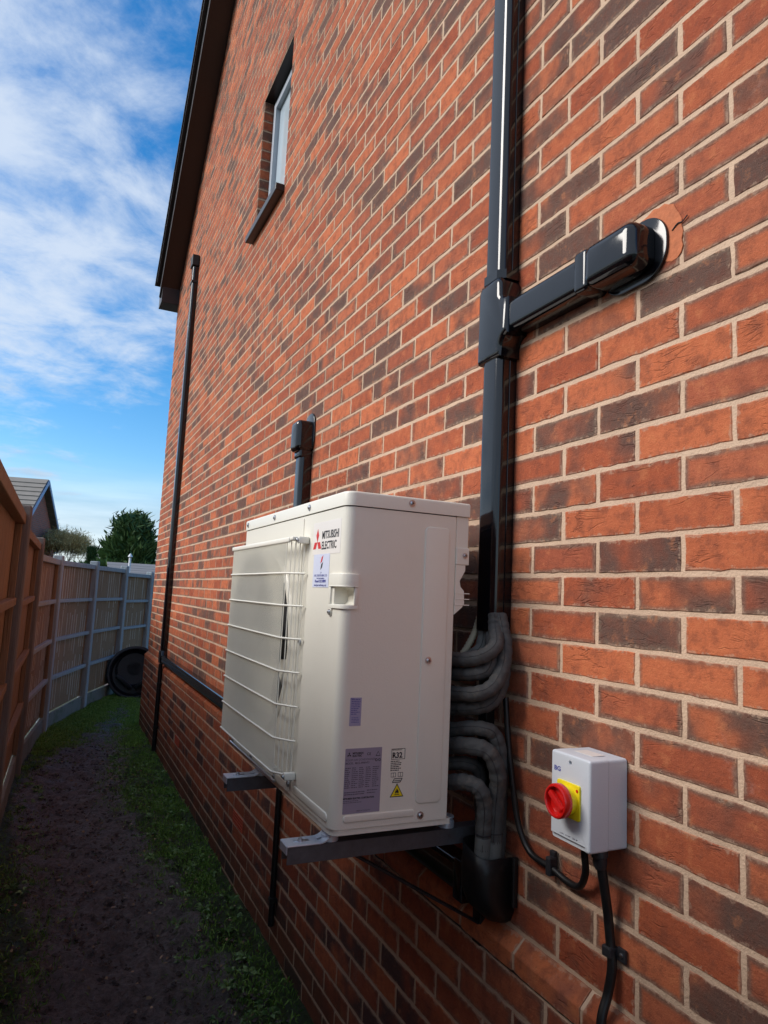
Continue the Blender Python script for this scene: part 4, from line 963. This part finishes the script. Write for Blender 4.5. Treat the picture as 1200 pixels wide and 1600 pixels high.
# ------------------------------------------------------------------ isolator switch
def isolator():
    x0, x1, y0, y1, z0, z1 = -.0945, -.0015, -.202, -.089, -.531, -.362
    t = empty('isolator_switch', (-.05, -.146, z0), 'pale grey isolator switch box with a red rotary knob on a yellow plate', 'switch')
    bm = bmesh.new()
    # base half and lid half with a fine joint; the lid front edges are chamfered
    yc, zc = (y0+y1)/2, (z0+z1)/2; w, h = y1-y0, z1-z0
    prism(bm, rrect(w, h, .006, 4, yc, zc), (0, 0, 0), (0, 1, 0), (0, 0, 1), (-1, 0, 0), .0015, .048)
    bmo('back_box', bm, M_SWGREY, t, 50)
    bm = bmesh.new(); prism(bm, rrect(w+.0012, h+.0012, .006, 4, yc, zc), (0, 0, 0), (0, 1, 0), (0, 0, 1), (-1, 0, 0), .0490, .0945, .0045)
    lid_ = bmo('cover', bm, M_SWGREY, t, 50)
    c1 = bmesh.new(); prism(c1, [(.0952, .03), (.125, -.03), (.15, .03)] if False else [(.080, .02), (.12, -.02), (.12, .02)], (0, 0, z1-.004), (-1, 0, 0), (0, 0, 1), (0, 1, 0), -.3, .0)
    c2 = bmesh.new(); box(c2, (x0-.01, y0+.012, z0-.01), (x0+.006, y1+.01, z0+.010))
    c3 = bmesh.new(); lathe(c3, [(.0042, -.03), (.0042, .010)], (x0+.004, -.146, z1-.0145), (1, 0, 0), 16)
    ev_bool(lid_, [temp(c1), temp(c2), temp(c3)])
    bm = bmesh.new(); box(bm, (x0+.0066, y0+.014, z0+.0008), (x0+.0090, y1-.004, z0+.0092)); bmo('cover_slot', bm, M_BLK, lid_)
    bm = bmesh.new(); prism(bm, rrect(.066, .066, .004, 3, -.1445, -.447), (0, 0, 0), (0, 1, 0), (0, 0, 1), (-1, 0, 0), .0940, .0985, .001)
    yp = bmo('yellow_plate', bm, M_YEL, t, 50)
    bm = bmesh.new(); lathe(bm, [(.0032, 0), (.0032, .0006)], (-.0986, -.171, -.424), (-1, 0, 0), 14); bmo('padlock_hole', bm, M_RED, yp)
    c = Vector((-.0986, -.1460, -.4465))
    bm = bmesh.new(); lathe(bm, [(.0265, 0), (.0265, .013), (.025, .014)], c, (-1, 0, 0), 32); bmo('collar_ring', bm, M_YEL, yp, 50)
    bm = bmesh.new(); lathe(bm, [(.024, .0142), (.0305, .0150), (.0325, .018), (.0325, .0305), (.0305, .0335), (.0275, .0340), (.0262, .0320), (.0255, .0230), (.010, .0225)], c, (-1, 0, 0), 40)
    kn = bmo('knob', bm, M_RED, t, 40)
    bm = bmesh.new(); d = Vector((0, .80, .60)); e = Vector((0, -.60, .80))
    obox(bm, c+Vector((-.0285, 0, 0)), (d, e, Vector((1, 0, 0))), (.0235, .0062, .0055), .003); bmo('knob_bar', bm, M_RED, kn)
    text('lettering', 'BG', .0125, (x0-.0002, y1-.009, z1-.0375), FU, FV, M_INKB, lid_, 1.25, .0004)
    text('lettering', 'I ON    O OFF    20A 4P', .0046, (x0-.0002, -.118, z0+.0135), FU, FV, M_INKG, lid_, 1.1)
    bm = bmesh.new(); box(bm, (-.062, -.172, z1+.0009), (-.030, -.120, z1+.0014)); bmo('top_label', bm, M_CLEAR, t)
isolator()
def cable(name, pts, r, label, mat=None):
    t = empty(name, pts[0], label, 'cable', 'black cables at the isolator switch')
    bm = bmesh.new(); tube(bm, catmull(pts, 8), r, 14); bmo('sheath', bm, mat or M_UPVC_MAT, t, 60); return t
c_ = cable('power_cable', [(-.022,.176,-.30),(-.024,.158,-.40),(-.022,.138,-.50),(-.018,.118,-.582),(-.014,.077,-.630),(-.014,.006,-.636),(-.014,-.049,-.645),(-.018,-.090,-.638),(-.030,-.120,-.600),(-.040,-.128,-.560),(-.042,-.128,-.528)], .0072, 'black cable looping from the grey pipes up into the underside of the isolator')
bm = bmesh.new(); box(bm, (-.026, -.004, -.652), (-.0015, .012, -.612), .004); box(bm, (-.012, -.002, -.618), (-.0015, .014, -.602), .002); bmo('cable_clip', bm, M_BLK, c_)
c_ = cable('supply_cable', [(-.046,-.176,-.545),(-.034,-.176,-.600),(-.020,-.172,-.655),(-.014,-.172,-.70),(-.014,-.178,-.75),(-.020,-.174,-.80),(-.038,-.176,-.845),(-.044,-.185,-.92),(-.042,-.190,-1.2),(-.042,-.19,-1.66)], .0092, 'thick black cable dropping straight down the wall from the isolator gland')
bm = bmesh.new(); lathe(bm, [(.014, 0), (.0165, .003), (.0165, .016), (.0135, .018), (.0135, .030), (.0105, .040)], (-.047, -.176, -.5305), (.12, 0, -1), 14); bmo('gland', bm, M_BLK, c_, 40)
bm = bmesh.new(); box(bm, (-.0255, -.184, -.735), (-.0015, -.161, -.715), .003); box(bm, (-.0075, -.205, -.737), (-.0015, -.184, -.713), .001); k = bmo('cable_clip', bm, M_BLK, c_)
bm = bmesh.new(); lathe(bm, [(.0045, 0), (.0042, .0016), (.001, .003)], (-.0078, -.195, -.725), (-1, 0, 0), 12); bmo('screw', bm, M_STEEL, k, 50)

# ------------------------------------------------------------------ fence
POSTS = [(-1.27, -1.7, .34), (-1.255, .55, .32), (-1.245, 3.0, .315), (-1.205, 5.3, .27), (-1.03, 6.95, .185), (-.60, 8.38, .185), (-.125, 9.66, .18), (.37, 10.75, .13), (1.2, 11.9, .10)]
fence = empty('timber_fence', (-1.2, 3, G), 'tall curving timber fence with grey posts and upright boards left of the path', 'fence')
for (x, y, zt) in POSTS:
    bm = bmesh.new(); b2 = bmesh.new()
    i = POSTS.index((x, y, zt)); a = POSTS[max(0, i-1)]; b = POSTS[min(len(POSTS)-1, i+1)]
    d = Vector((b[0]-a[0], b[1]-a[1], 0)).normalized(); q = Vector((d.y, -d.x, 0))
    obox(bm, (x, y, (zt+G-.1)/2+.01), (d, q, Vector((0, 0, 1))), (.05, .05, (zt-G+.1)/2+.012), .012)
    bmo('post', bm, M_POSTB if i < 4 else M_WOODG, fence)
for i, ((xa, ya, za), (xb_, yb_, zb_)) in enumerate(zip(POSTS[:-1], POSTS[1:])):
    A, B = Vector((xa, ya, 0)), Vector((xb_, yb_, 0)); d = (B-A).normalized(); q = Vector((d.y, -d.x, 0)); L_ = (B-A).length
    zt = min(za, zb_)-.035; brown = i < 4
    pan = empty('panel', (A+B)/2); pan.parent = fence; pan.location = (A+B)/2-fence.location
    # featheredge boards on the outer side
    bm = bmesh.new(); n = int((L_-.1)/.092); rr = random.Random(i)
    for k in range(n):
        s = .05+.046+k*(L_-.1-.0)/n; c = A+d*s+q*(-.030); tl = .10+rr.uniform(-.02, .02)
        dd = (d*math.cos(tl)+q*math.sin(tl)).normalized(); qq = Vector((dd.y, -dd.x, 0))
        zz0, zz1 = G+.17, zt-.02
        c.z = (zz0+zz1)/2; obox(bm, c, (dd, qq, Vector((0, 0, 1))), (.058, .0045, (zz1-zz0)/2))
    bmo('boards', bm, M_WOODB if i < 4 else M_BOARD, pan)
    bm = bmesh.new()                                       # pale strips at the board overlaps, lit edges put into the colour
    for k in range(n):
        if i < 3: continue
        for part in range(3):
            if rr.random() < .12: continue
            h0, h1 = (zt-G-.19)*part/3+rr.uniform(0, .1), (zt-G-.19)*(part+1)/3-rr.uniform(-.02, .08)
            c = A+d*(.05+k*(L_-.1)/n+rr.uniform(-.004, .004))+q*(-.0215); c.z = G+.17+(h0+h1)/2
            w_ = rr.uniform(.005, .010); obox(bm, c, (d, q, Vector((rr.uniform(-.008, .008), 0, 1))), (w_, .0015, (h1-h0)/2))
    if i >= 3: bmo('lit_edge_strips', bm, M_LIT_EDGE, pan)
    for f in (1.0, .735, .48, .23):
        bm = bmesh.new(); z = G+.17+(zt-G-.17)*f - (.02 if f == 1 else 0)
        c = (A+B)/2+q*.002; c.z = z
        obox(bm, c, (d, q, Vector((0, 0, 1))), (L_/2-.048, .024 if f == 1 else .020, .028 if f == 1 else .020), .004)
        bmo('rail', bm, M_WOODB if i < 3 else M_WOODG, pan)
    if brown:
        for s in (.075, L_-.075):
            bm = bmesh.new(); c = A+d*s+q*(-.004); c.z = (G+.17+zt-.05)/2; obox(bm, c, (d, q, Vector((0, 0, 1))), (.022, .016, (zt-.05-G-.17)/2), .002); bmo('batten', bm, M_WOODB, pan)
    bm = bmesh.new(); c = (A+B)/2-q*.004; c.z = G+.065; obox(bm, c, (d, q, Vector((0, 0, 1))), (L_/2-.048, .016, .095), .004); bmo('gravel_board', bm, M_GRAVELB, pan)

# ------------------------------------------------------------------ tub
def tub():
    c = Vector((.09, 9.25, G+.345)); ax = Vector((-.06, -1, .16)).normalized()
    t = empty('garden_tub', (c.x, c.y, G), 'black round plastic tub stood on its side against the fence beyond the house corner', 'tub')
    bm = bmesh.new(); lathe(bm, [(.27, -.24), (.30, -.22), (.335, 0), (.365, .0), (.368, .014), (.355, .020), (.330, .016), (.31, -.02), (.285, -.16), (.10, -.165)], c, ax, 48); bmo('shell', bm, M_TUB, t, 50)
    bm = bmesh.new(); lathe(bm, [(.255, -.155), (.25, -.135), (.235, -.13), (.22, -.15), (.1, -.155)], c+Vector((0, 0, .06)), ax, 40)
    for s in (-1, 1): obox(bm, c+Vector((s*.13, -.02, -.13)), (Vector((.75*s, 0, .66)).normalized(), ax, Vector((-.66*s, 0, .75))), (.14, .05, .03), .012)
    bmo('inner_moulding', bm, M_TUB, t, 50)
tub()

# ------------------------------------------------------------------ far buildings
def nhouse():
    g = .23; nn = Vector((math.cos(g), -math.sin(g), 0)); u = Vector((math.sin(g), math.cos(g), 0)); P = Vector((-1.84, 28, 0))
    zp, ze, w = 3.72, 1.42, 2.95
    t = empty('neighbour_house', (P.x-4, P.y, G), 'distant brick house with pale tiled roof and blue-white verge seen over the fence', 'house')
    ridge_back = P-nn*8
    def slab3(bm, poly, off):    # poly of Vector, extruded by off
        A = [bm.verts.new(p) for p in poly]; B = [bm.verts.new(p+off) for p in poly]; n = len(A)
        for i in range(n): bm.faces.new((A[i-1], A[i], B[i], B[i-1]))
        bm.faces.new(A); bm.faces.new(B[::-1])
    Z = Vector((0, 0, 1)); bm = bmesh.new()
    gp = [P-u*w*.95+Z*G, P+u*w*.95+Z*G, P+u*w*.95+Z*(ze-.05), P+Z*(zp-.12), P-u*w*.95+Z*(ze-.05)]
    slab3(bm, gp, -nn*8)
    bmo('wall', bm, M_NBRICK, t)
    bm = bmesh.new(); bt = bmesh.new()
    for s in (-1, 1):
        e = (u*s*w+Z*(ze-zp)); el = e.length; e.normalize(); nm = (e.cross(nn)*(1 if e.cross(nn).z > 0 else -1)).normalized()
        for k in range(12):
            a = P+Z*(zp+.02)+nn*.22+e*(el/12*k); b = a+e*(el/12+.05)
            off = nm*.05
            slab3(bm, [a+nm*.0, b+nm*.035, b+nm*.035-nn*8.6, a-nn*8.6], off)
        a = P+Z*(zp-.13)+nn*.235; b = a+e*(el+.12)
        slab3(bt, [a, b, b+Z*.17, a+Z*.17], nn*.03)
    bmo('roof', bm, M_NTILE, t); bmo('verge', bt, M_BLUEB, t)
    bm = bmesh.new(); slab3(bm, [P+u*(w*.95)+nn*.05+Z*ze, P+u*(w+.35)+nn*.05+Z*(ze-.22), P+u*(w+.35)+nn*.05+Z*(ze-.34), P+u*(w*.95)+nn*.05+Z*(ze-.34)], -nn*8); bmo('gutter_box', bm, M_WPVC, t)
def nbrick():
    m_, nt, b = newmat('neighbour_brick'); L = nt.links.new
    tc = N(nt, 'ShaderNodeTexCoord'); mp = N(nt, 'ShaderNodeMapping'); L(tc.outputs['Object'], mp.inputs[0]); mp.inputs['Rotation'].default_value = (0, math.pi/2, math.pi/2)
    br = N(nt, 'ShaderNodeTexBrick'); sw = N(nt, 'ShaderNodeSeparateXYZ'); L(tc.outputs['Object'], sw.inputs[0]); cb = N(nt, 'ShaderNodeCombineXYZ'); L(sw.outputs[1], cb.inputs[0]); L(sw.outputs[2], cb.inputs[1]); L(cb.outputs[0], br.inputs['Vector'])
    br.inputs['Scale'].default_value = 1; br.inputs['Brick Width'].default_value = .225; br.inputs['Row Height'].default_value = .075; br.inputs['Mortar Size'].default_value = .008
    br.inputs['Color1'].default_value = (.62, .14, .07, 1); br.inputs['Color2'].default_value = (.46, .12, .07, 1); br.inputs['Mortar'].default_value = (.30, .24, .21, 1)
    L(br.outputs[0], b.inputs['Base Color']); b.inputs['Roughness'].default_value = .9; return m_
M_NBRICK = nbrick(); nhouse()
def shed():
    t = empty('outbuilding', (2.6, 18.5, G), 'low outbuilding with a grey boarded roof behind the fence at the house corner', 'outbuilding')
    bm = bmesh.new(); box(bm, (.35, 17.8, G), (5.5, 20.5, -.0)); bmo('wall', bm, M_NBRICK, t)
    bm = bmesh.new(); n = 9
    for k in range(n):
        y0_, z0_ = 17.5+k*.19, -.12+k*.068
        obox(bm, (2.95, y0_+.1, z0_+.05), (Vector((1, 0, 0)), Vector((0, .95, .31)).normalized(), Vector((0, -.31, .95)).normalized()), (2.75, .115, .012), .003)
    box(bm, (.22, 19.15, .40), (5.70, 19.25, .50), .01)
    box(bm, (.24, 17.6, -.30), (5.66, 19.2, -.16))
    bmo('roof', bm, M_SHED, t)
    t2 = empty('flue_pipe', (.62, 17.3, G), 'thin white flue pipe with a small cone cap in front of the conifer', 'flue')
    bm = bmesh.new(); lathe(bm, [(.028, -2.2), (.028, .60), (.026, .605)], (.62, 17.3, 0), (0, 0, 1), 14); bmo('pipe', bm, M_WPVC, t2, 50)
    bm = bmesh.new(); lathe(bm, [(.055, .60), (.06, .61), (.03, .66), (.008, .69)], (.62, 17.3, .02), (0, 0, 1), 16); bmo('cap', bm, M_WPVC, t2, 50)
M_SHED = simple('grey_roof', (.22, .215, .22), .85, var=.25, scale=3, stretch=(.4, 3, 3)); shed()

# ------------------------------------------------------------------ foliage
def leaf_mesh(name, P, Dv, Wd, Ln, vals, mat, parent=None, bend=.0):
    """one bent blade or leaf per point: P base, Dv direction, Wd width, Ln length"""
    n = len(P); D = Dv/np.linalg.norm(Dv, axis=1, keepdims=True)
    r = rng.normal(size=(n, 3)); A = np.cross(D, r); A /= np.linalg.norm(A, axis=1, keepdims=True)
    mid = P+D*(Ln*.5)[:, None]; tip = P+D*Ln[:, None]; tip[:, 2] -= bend*Ln
    V = np.stack([P-A*(Wd*.4)[:, None], P+A*(Wd*.4)[:, None], mid+A*(Wd*.5)[:, None], mid-A*(Wd*.5)[:, None], tip], 1).reshape(-1, 3)
    i = np.arange(n)*5; fs = np.stack([i, i+1, i+2, i+3], 1).tolist()+np.stack([i+3, i+2, i+4], 1).tolist()
    me = bpy.data.meshes.new(name); me.from_pydata(V.tolist(), [], fs)
    a = me.attributes.new('lf', 'FLOAT', 'POINT'); a.data.foreach_set('value', np.repeat(vals, 5).astype(np.float32))
    return link(name, me, mat, parent)
def scatter_grass():
    n = 330000
    x = rng.uniform(-1.2, .1, n); y = .6+10.2*rng.random(n)**.9
    x2 = rng.uniform(-1.2, 1.6, 60000); y2 = rng.uniform(7.2, 11.8, 60000); x = np.concatenate([x, x2]); y = np.concatenate([y, y2])
    mk = mud_mask(x, y)
    pat = .5+.5*np.sin(5.1*x+1.7*y+1)*np.sin(3.3*y-4*x) ; pat2 = .5+.5*np.sin(13*x+4*y)*np.sin(9*y-6*x+2)
    dens = (1-mk)*(.22+.9*pat*pat2*1.5) ; dens = np.where(y > 6.2, (1-mk)*.95+.05, dens)
    dens = np.where((x < -1.0) & (y < 6), dens*.35, dens); dens = np.where(y < 2.2, dens*.75, dens)
    dens = np.where((x > -.10) & (y < 7.2), dens*.45, dens)
    xl = np.interp(y, [p[1] for p in POSTS], [p[0] for p in POSTS])+.03
    ok = (rng.random(len(x)) < dens) & (x > xl) & ~((x > -.035) & (y < Y_FAR+.03))
    x, y = x[ok], y[ok]; n = len(x); P = np.stack([x, y, G+hgt(x, y)-.004], 1)
    D = rng.normal(0, .5, (n, 3)); D[:, 2] = 1
    f = np.where(y > 6.2, 1.0, .8)
    leaf_mesh('grass', P, D, rng.uniform(.0025, .005, n), rng.uniform(.022, .066, n)*f, np.clip(rng.normal(.45, .25, n)+.15*(y > 6), 0, 1), M_GRASS, None, .35)
    tag(bpy.data.objects['grass'], 'short patchy green grass along the wall foot and beyond the corner', 'grass', None, 'stuff')
    # broad leaved weeds in rosettes
    W_ = []
    for k in range(120):
        yy = rng.uniform(1.3, 6.0) if k < 100 else rng.uniform(2.5, 5); xx = rng.uniform(-.42, -.07) if k < 100 else rng.uniform(-1.12, -1.0)
        if k < 5: xx, yy = [(-.26, 2.45), (-.20, 2.95), (-.30, 2.7), (-.16, 1.5), (-.26, 4.3)][k]
        m_ = rng.integers(9, 20)
        for j in range(m_):
            a = rng.uniform(0, 2*math.pi); W_.append((xx+.01*math.cos(a), yy+.01*math.sin(a), a, rng.uniform(.015, .048), rng.uniform(.15, .8)))
    W_ = np.array(W_); P = np.stack([W_[:, 0], W_[:, 1], G+hgt(W_[:, 0], W_[:, 1])+.004], 1); D = np.stack([np.cos(W_[:, 2]), np.sin(W_[:, 2]), W_[:, 4]], 1)
    o = leaf_mesh('weeds', P, D, W_[:, 3]*.38, W_[:, 3], rng.random(len(W_)), M_WEED, None, .3); tag(o, 'small broad-leaved weeds scattered through the grass by the wall', 'weeds', None, 'stuff')
    n = 900; x = rng.uniform(-1.15, -.05, n); y = rng.uniform(.9, 7, n)
    P = np.stack([x, y, G+hgt(x, y)+.006], 1); D = rng.normal(0, 1, (n, 3)); D[:, 2] = abs(D[:, 2])*.15
    o = leaf_mesh('dead_leaves', P, D, rng.uniform(.006, .014, n), rng.uniform(.010, .026, n), rng.random(n), M_DEAD, None, .1); tag(o, 'scattered dead leaves and crumbs on the bare mud', 'leaves', None, 'stuff')
    # clods
    vs, fs = [], []; b0 = 0
    for k in range(3200):
        x_, y_ = rng.uniform(-1.15, -.1), .9+5.5*rng.random()**1.3; r = rng.uniform(.003, .016)
        c = np.array([x_, y_, G+float(hgt(np.array(x_), np.array(y_)))+r*.2])
        oc = np.array([(1,0,0),(0,1,0),(-1,0,0),(0,-1,0),(0,0,.6),(0,0,-.6)])*r*(1+rng.normal(0, .25, (6, 1)))+c
        vs += oc.tolist(); fs += [tuple(b0+i for i in f) for f in ((0,1,4),(1,2,4),(2,3,4),(3,0,4),(1,0,5),(2,1,5),(3,2,5),(0,3,5))]; b0 += 6
    me = bpy.data.meshes.new('mud_clods'); me.from_pydata(vs, [], fs); tag(link('mud_clods', me, simple('clod', (.06, .048, .044), .8, var=.5, scale=9)), 'small dark crumbs of soil on the muddy path', 'soil', None, 'stuff')
scatter_grass()
def conifer(name, c, h, r, n, label, skirt=0.0, mat=M_CONIF, group=None):
    t = empty(name, (c[0], c[1], G), label, 'tree', group)
    bm = bmesh.new(); tube(bm, [(c[0], c[1], G), (c[0]+.03, c[1], G+h*.5), (c[0], c[1], G+h*.93)], .1, 8, True, [.11*r, .07*r, .015]); bmo('trunk', bm, M_BARK, t)
    P, D, Ls, Vl = [], [], [], []
    nb = 190
    for b in range(nb):
        f = rng.random()**.75; z = G+h*(.06+.90*f); ang = rng.uniform(0, 2*math.pi)
        R = r*(1-f)**1.25*(1.15-.40*rng.random())*(.75+.25*math.sin(b*7.3)) + .06
        tipup = .45+.75*rng.random()
        m_ = n//nb; s = rng.random(m_)**.6
        px_ = c[0]+np.cos(ang)*R*s; py_ = c[1]+np.sin(ang)*R*s; pz = z+R*s**1.6*tipup*.75
        spread = .05+.13*r*(1-s)*.9
        P.append(np.stack([px_+rng.normal(0, 1, m_)*spread, py_+rng.normal(0, 1, m_)*spread, pz+rng.normal(0, 1, m_)*spread*.7], 1))
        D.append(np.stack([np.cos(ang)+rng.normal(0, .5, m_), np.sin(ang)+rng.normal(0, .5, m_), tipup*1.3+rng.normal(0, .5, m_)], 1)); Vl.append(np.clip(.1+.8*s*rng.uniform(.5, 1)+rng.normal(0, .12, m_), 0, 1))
    P, D, Vl = np.concatenate(P), np.concatenate(D), np.concatenate(Vl); m_ = len(P)
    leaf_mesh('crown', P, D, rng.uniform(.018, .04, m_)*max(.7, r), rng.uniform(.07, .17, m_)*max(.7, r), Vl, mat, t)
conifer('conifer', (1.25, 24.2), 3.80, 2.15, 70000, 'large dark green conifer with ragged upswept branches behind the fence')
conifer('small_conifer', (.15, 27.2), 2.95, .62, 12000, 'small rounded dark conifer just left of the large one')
def bare_tree():
    c = Vector((-.72, 29)); t = empty('bare_tree', (c.x, c.y, G), 'leafless yellowish tree with fine twigs beside the neighbour house', 'tree')
    bm = bmesh.new(); tips = []
    def grow(p, d, l, r, k):
        q = p+d*l; tube(bm, [p, (p+q)/2+Vector((random.uniform(-.02, .02), 0, 0)), q], r, 5, True, [r, r*.8, r*.6]); 
        if k == 0: tips.append(q); return
        for _ in range(3): grow(q, (d+Vector((random.uniform(-.6, .6), random.uniform(-.6, .6), random.uniform(-.05, .4)))).normalized(), l*.72, r*.6, k-1)
    grow(Vector((c.x, c.y, G)), Vector((0, 0, 1)), 1.1, .05, 5); bmo('trunk', bm, M_BARK, t)
    n = len(tips)*60; P = np.repeat(np.array([list(p) for p in tips]), 60, 0)+rng.normal(0, .17, (n, 3)); D = rng.normal(0, .6, (n, 3)); D[:, 2] += .8
    leaf_mesh('crown', P, D, rng.uniform(.010, .022, n), rng.uniform(.08, .2, n), rng.random(n), M_YELT, t)
bare_tree()
